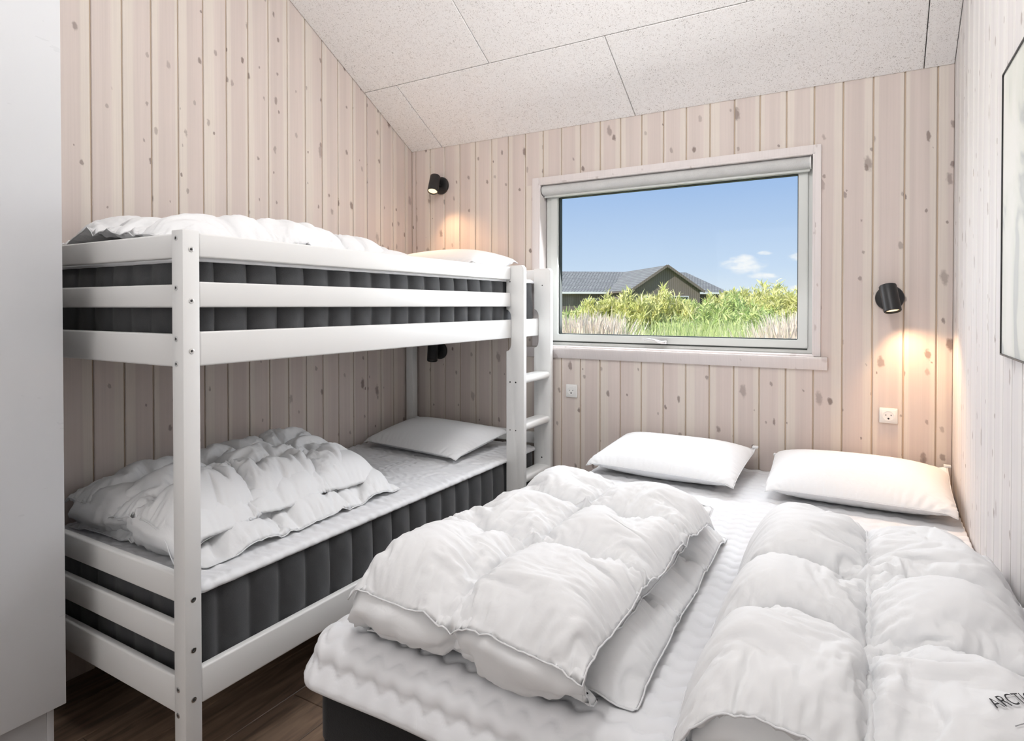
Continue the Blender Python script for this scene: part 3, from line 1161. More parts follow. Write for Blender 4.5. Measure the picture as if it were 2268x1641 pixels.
def warp_fold(P, W, L, quad, z, rho=.045, shape=None, thick=.6, turn=.92):
    """like warp, but the near end is folded over: it rounds down and runs back underneath"""
    flat = P.copy()
    y = P[..., 1] + L / 2
    arc_len = math.pi * turn * rho
    under = .03
    y0 = arc_len + under
    a = np.clip((y0 - y) / rho, 0, math.pi * turn)
    back = np.clip(under - y, 0, None)
    nrm = P[..., 2] * thick
    # soft creases that run along the fold
    x_ = P[..., 0]
    top = np.zeros_like(x_)
    top[0] = 1.0
    top[1] = -1.0
    cr = np.sin(a * 5.2 + 1.3 * np.sin(x_ * 7.0 + 1) + .8 * np.sin(x_ * 17.0)) + .5 * np.sin(a * 11.0 + 2.2 * np.sin(x_ * 9.0 + 2) + 6 * x_)
    cr = cr + .55 * np.sin(x_ * 85.0 + 2 * np.sin(x_ * 13) + a * 2.5) * np.sin(x_ * 11 + 1)
    nrm = nrm + top * .0055 * cr * np.sin(np.clip(a, 0, math.pi)) ** .7
    # along the bed: t = 0 at the start of the fold
    yy = np.where(y > y0, (y - y0) / (L - y0), 0.0)
    s_ = np.clip(P[..., 0] / W + .5, -.05, 1.05)
    q = [np.array(v, float) for v in quad]
    XY = (q[0] * ((1 - s_) * (1 - yy))[..., None] + q[1] * (s_ * (1 - yy))[..., None] + q[2] * (s_ * yy)[..., None] + q[3] * ((1 - s_) * yy)[..., None])
    Y = XY[..., 1] - (rho + nrm) * np.sin(a) + np.where(a >= math.pi * turn - 1e-6, back, 0)
    Z = z - rho + (rho + nrm) * np.cos(a)
    if shape:
        Z = Z + shape(np.clip(s_, 0, 1), yy)
    return np.stack([XY[..., 0], Y, Z], -1)


def sheet_mesh(name, P, mat, parent=None, fz=None):
    if fz is not None:
        # rests on what lies below: pressed flat there instead of sinking in
        lo = P[..., 2] < fz
        P[..., 2] = np.where(lo, fz + (P[..., 2] - fz) * .06, P[..., 2])
    ny, nx = P.shape[1:3]
    N = ny * nx
    idx = np.arange(N).reshape(ny, nx)
    a, b, c, d = idx[:-1, :-1], idx[:-1, 1:], idx[1:, 1:], idx[1:, :-1]
    f = np.stack([a, b, c, d], -1).reshape(-1, 4)
    bot = idx + N
    bot[0, :], bot[-1, :], bot[:, 0], bot[:, -1] = idx[0, :], idx[-1, :], idx[:, 0], idx[:, -1]
    a, b, c, d = bot[:-1, :-1], bot[:-1, 1:], bot[1:, 1:], bot[1:, :-1]
    g = np.stack([a, d, c, b], -1).reshape(-1, 4)
    return np_mesh(name, P.reshape(-1, 3), np.vstack([f, g]), mat, parent)


def rim_tube(name, P, mat, parent, r=.0019, skip=2):
    T = P[0]
    ring = np.concatenate([T[0, :-1], T[:-1, -1], T[-1, :0:-1], T[:0:-1, 0]])[::skip]
    n, k = len(ring), 6
    t = np.roll(ring, -1, 0) - np.roll(ring, 1, 0)
    t /= np.linalg.norm(t, axis=1, keepdims=True) + 1e-9
    up = np.array([0, 0, 1.0])
    e1 = np.cross(t, up)
    e1 /= np.linalg.norm(e1, axis=1, keepdims=True) + 1e-9
    e2 = np.cross(e1, t)
    V = np.concatenate([ring[:, None] + r * (math.cos(2 * math.pi * j / k) * e1 + math.sin(2 * math.pi * j / k) * e2)[:, None] for j in range(k)], 1)
    idx = np.arange(n * k).reshape(n, k)
    nx_ = np.roll(idx, -1, 0)
    f = np.stack([idx, np.roll(idx, -1, 1), np.roll(nx_, -1, 1), nx_], -1).reshape(-1, 4)
    return np_mesh(name, V.reshape(-1, 3), f, mat, parent)


# slabs
WA, LA = .64, 1.02
SA = quilt(WA, LA, .0055, cx=(.5,), cy=(.36, .68), gap=.02, exc=1.11, press=.0029, bend=.0, seed=1, inner=3, wob=.3, noise=.4, pin=.6, pinr=.5)
WB, LB = .62, 1.06
SB = quilt(WB, LB, .0055, cx=(.52,), cy=(.30, .56), gap=.02, exc=1.12, press=.0030, bend=.0, seed=12, inner=3, wob=.3, noise=.4, pin=.6, pinr=.5)
WC, LC = .70, 1.12
SC = quilt(WC, LC, .008, cx=(.5,), cy=(.33, .66), gap=.03, exc=1.09, press=.0026, bend=.01, seed=21, inner=2, wob=.3, noise=.3, pinr=.5)
WD, LD = .72, 1.12
SD = quilt(WD, LD, .0065, cx=(.34, .67), cy=(.34, .68), gap=.03, exc=1.10, press=.0024, bend=.01, seed=33, inner=3, wob=.4, noise=.25, pinr=.5)


def edge_drop(amount, wid=.16, left=1, right=1, near=1, far=1):
    def f(s, t):
        z = np.zeros_like(s)
        for on, q in ((left, s), (right, 1 - s), (near, t), (far, 1 - t)):
            if on:
                z = z - amount * on * np.clip(1 - q / wid, 0, 1) ** 2
        return z
    return f


def wave_more(base, a, kx, ky, ph):
    def f(s, t):
        return base(s, t) + a * np.sin(kx * s + ky * t + ph)
    return f


# duvet 1, folded, on the side of the bed next to the bunk
d1 = empty('duvet', (-.72, 1.5, .58), 'folded white duvet on the double bed next to the bunk bed', 'duvet', 'white duvets')
Q1 = [((-.985, 1.03), (-.365, 1.07), (-.39, 2.02), (-1.07, 2.13)), ((-1.02, .985), (-.435, .975), (-.42, 1.96), (-1.07, 2.08)), ((-1.00, .985), (-.425, .965), (-.395, 1.86), (-.985, 1.95))]
l0 = warp(SC, WC, LC, Q1[0], .628, wave_more(edge_drop(.025), .006, 7, 5, 1), .75)
sheet_mesh('folded_layer', l0, DUVET, d1, .591)
rim_tube('piping', l0, PIPING, d1)
l1 = warp_fold(SC[:, ::-1, ::-1] * np.array([-1, -1, 1]), WC, LC, ((-1.015, 1.055), (-.435, 1.045), (-.42, 1.96), (-1.07, 2.08)), .700, .043, wave_more(edge_drop(.04, .10, right=.3, far=0, near=0), .007, 5, -6, 2), .62)
sheet_mesh('folded_layer', l1, DUVET, d1, .595)
rim_tube('piping', l1, PIPING, d1)
l2 = warp(SA, WA, LA, Q1[2], .742, wave_more(edge_drop(.045, .09, right=.6, far=.15), .006, 4, 7, 0), .95)
sheet_mesh('quilted_top', l2, DUVET, d1, .62)
rim_tube('piping', l2, PIPING, d1)

# duvet 2, folded, on the wall side of the bed
d2 = empty('duvet', (-.01, 1.45, .58), 'folded white duvet with black print, on the double bed against the panelled wall', 'duvet', 'white duvets')
Q2 = [((-.26, .965), (.258, .96), (.262, 1.90), (-.28, 1.90)), ((-.255, .985), (.250, .975), (.255, 1.85), (-.265, 1.86)), ((-.275, .945), (.262, .93), (.268, 1.92), (-.305, 1.95))]
m0 = warp(SC[:, ::-1, :] * np.array([1, -1, 1]), WC, LC, Q2[0], .632, wave_more(edge_drop(.02), .006, 8, 3, 0), .8)
sheet_mesh('folded_layer', m0, DUVET, d2, .591)
rim_tube('piping', m0, PIPING, d2)
mm = warp_fold(SC[:, ::-1, ::-1] * np.array([-1, -1, 1]), WC, LC, ((-.245, 1.045), (.250, 1.035), (.255, 1.85), (-.265, 1.86)), .705, .044, wave_more(edge_drop(.03, near=0), .009, 9, 4, 1), .62)
sheet_mesh('folded_layer', mm, DUVET, d2, .590)
rim_tube('piping', mm, PIPING, d2)
m1 = warp(SB, WB, LB, Q2[2], .745, wave_more(edge_drop(.11, .22, right=.3, far=.6, near=.22), .007, 5, 6, .4), 1.0)
sheet_mesh('quilted_top', m1, DUVET, d2, .60)
rim_tube('piping', m1, PIPING, d2)


def surface_z(P, x, y):
    T = P[0].reshape(-1, 3)
    d = (T[:, 0] - x) ** 2 + (T[:, 1] - y) ** 2
    w = np.exp(-d / (2 * .007 ** 2))
    return float((T[:, 2] * w).sum() / w.sum())


def lettering(name, text, origin, ang, size, squeeze, surf, mat, parent, lift=.0045):
    cu = bpy.data.curves.new(name, 'FONT')
    cu.body = text
    cu.size = size
    tmp = bpy.data.objects.new(name, cu)
    COL.objects.link(tmp)
    bpy.context.view_layer.update()
    me = bpy.data.meshes.new_from_object(tmp.evaluated_get(bpy.context.evaluated_depsgraph_get()))
    bpy.data.objects.remove(tmp)
    ca, sa = math.cos(ang), math.sin(ang)
    for v in me.vertices:
        lx, ly = v.co.x * squeeze, v.co.y
        x = origin[0] + lx * ca - ly * sa
        y = origin[1] + lx * sa + ly * ca
        v.co = (x, y, surface_z(surf, x, y) + lift)
    me.materials.clear()
    me.materials.append(mat)
    return link_obj(name, me, parent)


lettering('printed_lettering', 'ARCTIC', (.150, 1.035), .66, .026, .72, m1, INK, d2)
for i, (ox, oy, ln) in enumerate(((.166, 1.018, .020), (.186, 1.032, .03), (.176, 1.010, .035), (.185, .997, .03))):
    vs_ = []
    for t in np.linspace(0, 1, 7):
        for w_ in (0, .0012):
            x = ox + ln * t * math.cos(.66) + w_ * math.sin(.66)
            y = oy + ln * t * math.sin(.66) - w_ * math.cos(.66)
            vs_.append((x, y, surface_z(m1, x, y) + .0045))
    mesh('fine_print', vs_, [(2 * j, 2 * j + 1, 2 * j + 3, 2 * j + 2) for j in range(6)], GREY_INK, d2)

# duvet 3 on the lower bunk
d3 = empty('duvet', (-2.0, 1.55, .57), 'puffy folded white duvet on the lower bunk', 'duvet', 'white duvets')
Q3 = [((-2.36, 1.03), (-1.64, 1.06), (-1.66, 1.93), (-2.38, 2.10)), ((-2.36, 1.02), (-1.72, 1.02), (-1.74, 1.88), (-2.38, 2.06))]
n0 = warp(SC[:, :, ::-1] * np.array([-1, 1, 1]), WC, LC, Q3[0], .618, edge_drop(.03), .85)
sheet_mesh('folded_layer', n0, DUVET, d3, .580)
rim_tube('piping', n0, PIPING, d3)
nf = warp_fold(SC[:, ::-1, :] * np.array([1, -1, 1]), WC, LC, ((-2.35, 1.085), (-1.70, 1.10), (-1.72, 1.90), (-2.37, 2.06)), .690, .045, wave_more(edge_drop(.055, .16, near=0, left=.5), .006, 6, 4, 0), .6)
sheet_mesh('folded_layer', nf, DUVET, d3, .583)
n1 = warp(SD, WD, LD, Q3[1], .735, wave_more(edge_drop(.10, .24, left=.4, near=.6), .012, 6, 5, 2.2), 1.05)
sheet_mesh('quilted_top', n1, DUVET, d3, .587)
rim_tube('piping', n1, PIPING, d3)

# duvet 4 on the upper bunk
d4 = empty('duvet', (-2.0, 1.6, 1.47), 'crumpled white duvet on the upper bunk above the guard rail', 'duvet', 'white duvets')
Q4 = [((-2.37, 1.01), (-1.66, 1.02), (-1.70, 2.22), (-2.36, 2.26)), ((-2.34, 1.00), (-1.66, 1.00), (-1.74, 2.10), (-2.34, 2.20))]
o0 = warp(SC, WC, LC, Q4[0], 1.515, edge_drop(.02), .8)
sheet_mesh('folded_layer', o0, DUVET, d4, 1.476)
o1 = warp(SD[:, ::-1, ::-1] * np.array([-1, -1, 1]), WD, LD, Q4[1], 1.585, wave_more(edge_drop(.06, .25, near=.5, left=.3), .014, 5, 8, .5), .95)
sheet_mesh('quilted_top', o1, DUVET, d4, 1.48)
rim_tube('piping', o1, PIPING, d4)

# ------------------------------------------------------------------ pillows
WP, LP = .66, .46
SP1 = quilt(WP, LP, .006, exc=1.055, press=.006, bend=.01, seed=51, gather=.0012, pinr=.12, inner=3, wob=.15, noise=.4)
SP2 = quilt(WP, LP, .006, exc=1.06, press=.006, bend=.005, seed=64, gather=.0014, pinr=.15, inner=3, wob=.15, noise=.4)


def pillow(S, quad, z, tilt, fz, label, thick=.78, tags=()):
    def f(s, t):
        return tilt * (t - .3)
    P = warp(S, WP, LP, quad, z, f, thick)
    T = P.copy()
    root = empty('pillow', (float(P[..., 0].mean()), float(P[..., 1].mean()), fz), label, 'pillow', 'white pillows')
    sheet_mesh('pillow_cover', P, PILLOW, root, fz)
    rim_tube('piping', P, PIPING, root, .0018)
    ny, nx = T.shape[1:3]
    for (j, i) in tags:
        c = P[0, j, i]
        box('corner_tab', c[0] - .012, c[0] + .012, c[1] - .010, c[1] + .010, c[2] - .003, c[2] + .006, PILLOW, root, bevel=.002)
    return root


pillow(SP1, ((-1.085, 2.50), (-.455, 2.47), (-.44, 2.90), (-1.05, 2.94)), .652, .05, .584, 'white pillow on the double bed below the middle of the window', tags=((-1, -1),))
pillow(SP2, ((-.345, 2.50), (.255, 2.49), (.262, 2.91), (-.355, 2.92)), .650, .055, .584, 'white pillow on the double bed in the corner below the lit wall lamp', tags=((-1, 0), (-1, -1)))
pillow(SP2[:, :, ::-1] * np.array([-1, 1, 1]), ((-2.35, 2.43), (-1.70, 2.37), (-1.68, 2.84), (-2.35, 2.88)), .622, .05, .574, 'white pillow on the lower bunk behind the ladder', .66)
pillow(SP1[:, ::-1] * np.array([1, -1, 1]), ((-2.33, 2.45), (-1.66, 2.45), (-1.66, 2.90), (-2.33, 2.90)), 1.548, .04, 1.474, 'white pillow on the upper bunk below the lit wall lamp', .80)

# ------------------------------------------------------------------ wall lamps


def wall_lamp(x, z, label, lit, tilt=.17, lean=-.30, power=3.0):
    root = empty('wall_lamp', (x, YB, z), label, 'wall lamp', 'black wall spotlights')
    lathe('mounting_plate', [(.045, 0), (.051, .002), (.052, .010), (.050, .016), (.040, .020), (.0, .020)][:5], (x, YB, z), (0, -1, 0), BLACK, root, n=48)
    lathe('arm', [(.011, .0), (.011, .060)], (x, YB - .015, z), (0, -1, 0), BLACK, root, n=20)
    cy = YB - .078
    ax = Vector((math.sin(tilt), lean, -math.cos(tilt))).normalized()
    c = Vector((x, cy, z))
    top = c - ax * .056
    body = lathe('spot_head', [(.022, 0), (.0295, .003), (.031, .008), (.031, .112), (.028, .115), (.0275, .112), (.027, .104)], top, ax, BLACK, root, n=48)
    lathe('lamp_lens', [(.0268, .100), (.0268, .1060), (.020, .1072), (.001, .1075)], top, ax, BULB if lit else BULB_OFF, root, n=32)
    # fluting on one side of the head
    for k in range(5):
        a = math.radians(205 + k * 13)
        q = ax.to_track_quat('Z', 'Y')
        r0 = q @ Vector((math.cos(a), math.sin(a), 0)) * .0308
        tube('flute', [top + r0 + ax * .006, top + r0 + ax * .110], .0012, BLACK, root, n=6)
    if lit:
        p = top + ax * .112
        add_light('spot_beam', 'SPOT', p, p + ax + Vector((.16, .26, 0)), power, (1.0, .60, .32), spot_size=math.radians(108), spot_blend=.8, shadow_soft_size=.022)
    return root


wall_lamp(-2.222, 2.050, 'lit black wall spotlight above the upper bunk', True, lean=-.50, power=15)
wall_lamp(.068, 1.362, 'lit black wall spotlight above the double bed near the corner', True, lean=-.30, power=12)
wall_lamp(-2.235, 1.062, 'unlit black wall spotlight above the lower bunk', False)

# ------------------------------------------------------------------ sockets


def socket(x0, x1, z0, z1, label):
    x, z = (x0 + x1) / 2, (z0 + z1) / 2
    w, h = (x1 - x0) / 2, (z1 - z0) / 2
    root = empty('power_socket', (x, YB, z), label, 'socket', 'white wall sockets')
    box('cover_plate', x - w, x + w, YB - .010, YB + .001, z - h, z + h, PLASTIC, root, bevel=.003)
    box('insert', x - w * .80, x + w * .80, YB - .0125, YB - .009, z - h * .80, z + h * .80, PLASTIC, root, bevel=.001)
    lathe('socket_well', [(w * .62, 0), (w * .62, .0012), (w * .58, .0012), (w * .57, .0004)], (x, YB - .0125, z), (0, -1, 0), PLASTIC, root, n=36)
    for dx in (-.0095, .0095):
        lathe('contact_hole', [(.0028, 0), (.0028, .0010)], (x + dx, YB - .0125, z + .003), (0, -1, 0), GREY_INK, root, n=16)
    lathe('earth_hole', [(.0036, 0), (.0036, .0012)], (x, YB - .0125, z - .011), (0, -1, 0), DARK_HOLE, root, n=16)


socket(-1.398, -1.334, .846, .914, 'white wall socket under the window beside the ladder')
socket(.034, .099, .846, .908, 'white wall socket below the lit wall lamp over the double bed')

# ------------------------------------------------------------------ framed picture on the right wall


def art_material():
    mt, nt, b = mat_new('abstract_print', (.8, .8, .78), .6)
    tc = node(nt, 'ShaderNodeTexCoord')
    n1_ = node(nt, 'ShaderNodeTexNoise', i_Scale=2.1, i_Detail=4.0, i_Distortion=1.1)
    link(nt, tc.outputs['Object'], n1_.inputs['Vector'])
    n2_ = node(nt, 'ShaderNodeTexNoise', i_Scale=5.0, i_Detail=6.0)
    link(nt, tc.outputs['Object'], n2_.inputs['Vector'])
    c1 = ramp(nt, n1_.outputs[0], [(.40, (.78, .76, .72)), (.47, (.70, .70, .64)), (.50, (.47, .48, .47)), (.62, (.56, .57, .56)), (.66, (.80, .79, .76))])
    col = mixc(nt, mth(nt, 'MULTIPLY', n2_.outputs[0], .4), c1, (.72, .72, .67))
    link(nt, col, b.inputs['Base Color'])
    return mt


ART = art_material()
pic = empty('framed_picture', (XR, 1.45, 1.55), 'large pale abstract print in a thin black frame on the panelled wall', 'picture')
AY, AZ0, AZ1, AYN = 1.8698, EYE - .1183, EYE + .5547, .93


def ring_x(name, y0, y1, z0, z1, w, xa, xb, mat, parent):
    bm = bmesh.new()
    o = [(y0, z0), (y1, z0), (y1, z1), (y0, z1)]
    q = [(y0 + w, z0 + w), (y1 - w, z0 + w), (y1 - w, z1 - w), (y0 + w, z1 - w)]
    V = [[bm.verts.new((xx, p[0], p[1])) for p in pts] for pts in (o, q) for xx in (xa, xb)]
    for i in range(4):
        j = (i + 1) % 4
        bm.faces.new((V[0][i], V[0][j], V[2][j], V[2][i]))
        bm.faces.new((V[1][i], V[1][j], V[3][j], V[3][i]))
        bm.faces.new((V[0][i], V[0][j], V[1][j], V[1][i]))
        bm.faces.new((V[2][i], V[2][j], V[3][j], V[3][i]))
    return from_bm(name, bm, mat, parent)


ring_x('picture_frame', AYN, AY, AZ0, AZ1, .0038, XR - .012, XR + .0, BLACK, pic)
cv = box('print', XR - .009, XR - .001, AYN + .0038, AY - .0038, AZ0 + .0038, AZ1 - .0038, ART, pic, bevel=0)

# ------------------------------------------------------------------ outside


def out_pt(u, v, depth):
    """a spot in the garden seen in the direction of that window point, depth metres ahead"""
    d = AX_F + AX_R * ((u - 1134) / F_PX) + AX_U * ((V0 - v) / F_PX)
    return Vector((0, 0, EYE)) + d * depth


def veg_material(name, stops, trans=.25):
    mt, nt, b = mat_new(name, (.3, .4, .1), .7)
    at_ = node(nt, 'ShaderNodeAttribute', attribute_name='tone')
    col = ramp(nt, at_.outputs['Fac'], stops)
    link(nt, col, b.inputs['Base Color'])
    b.inputs['Specular IOR Level'].default_value = .1
    tl = node(nt, 'ShaderNodeBsdfTranslucent')
    link(nt, col, tl.inputs[0])
    mx = node(nt, 'ShaderNodeMixShader')
    mx.inputs[0].default_value = trans
    link(nt, b.outputs[0], mx.inputs[1])
    link(nt, tl.outputs[0], mx.inputs[2])
    link(nt, mx.outputs[0], nt.nodes['Material Output'].inputs[0])
    return mt


LEAF = veg_material('shrub_leaf', [(0, (.26, .40, .12)), (.4, (.44, .58, .20)), (.75, (.68, .74, .32)), (1, (.82, .80, .42))])
LEAF_Y = veg_material('yellow_shrub_leaf', [(0, (.42, .50, .15)), (.4, (.66, .68, .24)), (.75, (.84, .80, .36)), (1, (.92, .86, .52))])
GRASS = veg_material('meadow_grass', [(0, (.40, .54, .18)), (.4, (.66, .74, .32)), (.75, (.84, .84, .48)), (1, (.93, .90, .68))])
PLUME = veg_material('grass_plume', [(0, (.80, .66, .52)), (.5, (.90, .77, .65)), (1, (.95, .88, .80))])
BARK, _, _ = mat_new('bark', (.16, .12, .08), .9)
gmt, gnt, gb = mat_new('meadow_soil', (.3, .34, .14), .95)
_n = node(gnt, 'ShaderNodeTexNoise', i_Scale=.6, i_Detail=6.0)
link(gnt, ramp(gnt, _n.outputs[0], [(.3, (.25, .33, .10)), (.7, (.50, .50, .24))]), gb.inputs['Base Color'])

ground = mesh('ground', [(-140, 3.3, -.15), (160, 3.3, -.15), (160, 260, -.15), (-140, 260, -.15)], [(0, 1, 2, 3)], gmt)
tag(ground, kind='structure')


def leaf_mesh(name, base, direc, length, width, tone, mat, parent, rng, bendy=.25):
    """one flat bent blade per entry: two quads"""
    n = len(base)
    side = np.cross(direc, rng.normal(0, 1, (n, 3)))
    side /= np.linalg.norm(side, axis=1, keepdims=True) + 1e-9
    droop = np.cross(side, direc) * (bendy * rng.normal(0, 1, (n, 1)))
    p0 = base
    p1 = base + direc * length[:, None] * .5
    p2 = base + (direc + droop) * length[:, None]
    w = width[:, None]
    V = np.stack([p0 - side * w * .35, p0 + side * w * .35, p1 + side * w * .5, p1 - side * w * .5, p2 + side * w * .08, p2 - side * w * .08], 1).reshape(-1, 3)
    i = np.arange(n)[:, None] * 6
    F = np.concatenate([i + np.array([[0, 1, 2, 3]]), i + np.array([[3, 2, 4, 5]])], 0)
    o = np_mesh(name, V, F, mat, parent, smooth=False)
    a = o.data.attributes.new('tone', 'FLOAT', 'POINT')
    a.data.foreach_set('value', np.repeat(tone, 6).astype(np.float32))
    return o


def shrub(center, top_z, rx, n, mat, label, seed, upright=.8, leaf=(.10, .024), ground_z=-.15, name='shrub'):
    rng = np.random.default_rng(seed)
    root = empty(name, (center[0], center[1], ground_z), label, 'shrub' if name == 'shrub' else 'tree', 'shrubs beyond the meadow' if name == 'shrub' else None)
    H = top_z - ground_z
    # upright feathery shoots, leaves along them
    ns = 60
    st = rng.normal(0, 1, (ns, 2))
    st /= np.maximum(np.linalg.norm(st, axis=1, keepdims=True), 1e-6)
    rad = rng.random((ns, 1)) ** .5 * rx
    tips = np.concatenate([st * rad, (H * (1 - .30 * (rad / rx) ** 2) * (.72 + .28 * rng.random((ns, 1))))], 1)
    tips[0] = (0, 0, H)
    k = rng.integers(0, ns, n)
    t = rng.random(n) ** .55
    base = tips[k] * np.stack([.35 + .65 * t, .35 + .65 * t, t], 1)
    base += rng.normal(0, 1, (n, 3)) * np.array([.13, .13, .06]) * (1.25 - t)[:, None]
    base[:, 2] = np.maximum(base[:, 2], .02)
    d = rng.normal(0, 1, (n, 3)) * np.array([1, 1, .6]) + np.array([0, 0, upright])
    d /= np.linalg.norm(d, axis=1, keepdims=True)
    ln = leaf[0] * (.6 + .8 * rng.random(n))
    tone = np.clip(.15 + .55 * t + .22 * rng.normal(0, 1, n), 0, 1)
    leaf_mesh('foliage', base + np.array(root.location), d, ln, np.full(n, leaf[1]) * (.6 + .8 * rng.random(n)), tone, mat, root, rng)
    vs_, fs = [], []
    for i in range(0, ns, 3):
        a, b = Vector((0, 0, 0)), Vector(tips[i]) * .9
        q = len(vs_)
        for c, r in ((a, .02), (b, .005)):
            for j in range(4):
                vs_.append((center[0] + c.x + r * math.cos(j * math.pi / 2), center[1] + c.y + r * math.sin(j * math.pi / 2), ground_z + c.z))
        for j in range(4):
            fs.append((q + j, q + (j + 1) % 4, q + 4 + (j + 1) % 4, q + 4 + j))
    mesh('stem', vs_, fs, BARK, root)
    return root


shrub_spots = [
    (1255, 698, 13.0, 1.0, LEAF, 'low green shrub at the ladder side of the window view'),
    (1345, 652, 15.0, .85, LEAF_Y, 'pointed yellow green shrub before the porch of the dark house'),
    (1300, 682, 16.0, 1.0, LEAF, 'grey green shrub left of the pointed yellow shrub'),
    (1392, 644, 14.5, .70, LEAF_Y, 'tall narrow yellow shrub at the near corner of the dark gable'),
    (1432, 668, 16.5, 1.0, LEAF, 'rounded green shrub below the gable window'),
    (1468, 640, 15.0, .70, LEAF_Y, 'tall pointed shrub in front of the middle of the gable'),
    (1520, 664, 16.0, 1.1, LEAF, 'broad green shrub below the white gable window'),
    (1575, 655, 17.0, 1.1, LEAF_Y, 'pale green shrub at the far corner of the gable'),
    (1625, 652, 16.0, 1.1, LEAF, 'dark green shrub beyond the end of the house'),
    (1672, 638, 17.5, 1.3, LEAF_Y, 'yellow green shrub on the rise beside the house'),
    (1722, 624, 18.0, 1.3, LEAF_Y, 'highest yellow shrub on the rise under the clouds'),
    (1775, 632, 17.0, 1.4, LEAF_Y, 'yellow shrub cut by the window frame below the clouds'),
    (1560, 690, 12.5, .9, LEAF, 'dark low shrub before the pale shrub'),
    (1650, 690, 12.5, .9, LEAF, 'dark low shrub in front of the yellow rise'),
]
for i, (u, v, dpt, rx, mt, lb) in enumerate(shrub_spots):
    p = out_pt(u, v, dpt)
    shrub((p.x, p.y), p.z, rx * 1.2, 9000, mt, lb, 100 + i, upright=1.5 if rx < .9 else 1.1, leaf=(.17, .026))
p = out_pt(1627, 642, 58)
shrub((p.x, p.y), p.z, 2.0, 2500, LEAF_Y, 'small round tree far behind the shrubs', 140, leaf=(.4, .2), name='far_tree')


def grass_patch(name, label, n, u0, u1, d0, d1, h0, h1, mat, seed, width=.016, tone=(.45, .25), clump=60, vtop=None):
    rng = np.random.default_rng(seed)
    cu = rng.uniform(u0, u1, clump)
    cd = rng.uniform(d0, d1, clump)
    ch = rng.uniform(h0, h1, clump)
    k = rng.integers(0, clump, n)
    dd = cd[k] + rng.normal(0, .25, n)
    uu = cu[k] + rng.normal(0, 14, n)
    F_ = np.array([AX_F.x, AX_F.y])
    R_ = np.array([AX_R.x, AX_R.y])
    XY = F_ * dd[:, None] + R_ * ((uu - 1134) / F_PX * dd)[:, None]
    base = np.concatenate([XY, np.full((n, 1), -.15)], 1)
    d = rng.normal(0, 1, (n, 3)) * np.array([.16, .16, .04]) + np.array([0, 0, 1.0])
    d /= np.linalg.norm(d, axis=1, keepdims=True)
    ln = ch[k] * (.75 + .35 * rng.random(n))
    o = leaf_mesh(name, base, d, ln, np.full(n, width) * (.6 + .8 * rng.random(n)), np.clip(tone[0] + tone[1] * rng.normal(0, 1, n), 0, 1), mat, None, rng, bendy=.18)
    tag(o, label, 'grass', kind='stuff')
    return o


grass_patch('meadow_grass', 'tall pale green meadow grass outside below the window', 34000, 1120, 2150, 7.0, 12.0, .85, 1.25, GRASS, 7, clump=360)
grass_patch('plume_grass', 'pinkish feathery grass plumes in the meadow near the ladder side', 3200, 1255, 1340, 7.6, 8.6, 1.18, 1.32, PLUME, 9, clump=26, width=.03)
grass_patch('plume_grass', 'pinkish feathery grass plumes by the wall lamp side of the window', 3600, 1725, 1800, 7.0, 8.0, 1.15, 1.34, PLUME, 11, clump=26, width=.03)


# the dark house
def tile_material():
    mt, nt, b = mat_new('roof_tiles', (.3, .3, .3), .9)
    b.inputs['Specular IOR Level'].default_value = .1
    tc = node(nt, 'ShaderNodeTexCoord')
    br = node(nt, 'ShaderNodeTexBrick', offset=.5)
    br.inputs['Color1'].default_value = (.30, .30, .295, 1)
    br.inputs['Color2'].default_value = (.245, .245, .24, 1)
    br.inputs['Mortar'].default_value = (.12, .12, .125, 1)
    br.inputs['Scale'].default_value = 1.0
    br.inputs['Mortar Size'].default_value = .035
    br.inputs['Brick Width'].default_value = .32
    br.inputs['Row Height'].default_value = .34
    link(nt, tc.outputs['UV'], br.inputs['Vector'])
    link(nt, br.outputs['Color'], b.inputs['Base Color'])
    return mt


TILES = tile_material()
hmt, hnt, hb = mat_new('dark_cladding', (.10, .095, .085), .8)
_tc = node(hnt, 'ShaderNodeTexCoord')
_w = node(hnt, 'ShaderNodeTexWave', bands_direction='X', i_Scale=2.2, i_Distortion=0.0)
link(hnt, _tc.outputs['Object'], _w.inputs['Vector'])
link(hnt, ramp(hnt, _w.outputs[0], [(0, (.13, .106, .09)), (.25, (.20, .165, .143)), (1, (.212, .175, .152))]), hb.inputs['Base Color'])
CLAD = hmt
TRIMW, _, _ = mat_new('white_fascia', (.85, .85, .84), .5)
WPANE, _, _ = mat_new('dark_pane', (.04, .05, .06), .1)

gx = AX_F.copy()
gx.z = 0
gx.normalize()
rx_ = Vector((gx.y, -gx.x, 0))
apex = gx * 55 + rx_ * (344 / F_PX * 55)
rec = (gx * 11 - rx_ * 1.83).normalized()       # from the gable back to the main ridge
lat = Vector((rec.y, -rec.x, 0))
HZ_RIDGE, HZ_EAVE, G0 = 5.0, 2.72, -.15
house = empty('dark_house', (apex.x, apex.y, 0), 'dark clad single storey house with grey tiled roofs beyond the meadow', 'house')


def hp(a, b, z):
    """house coordinates: a to the side along the main ridge, b backwards from the gable"""
    q = apex + lat * a + rec * b
    return (q.x, q.y, z)


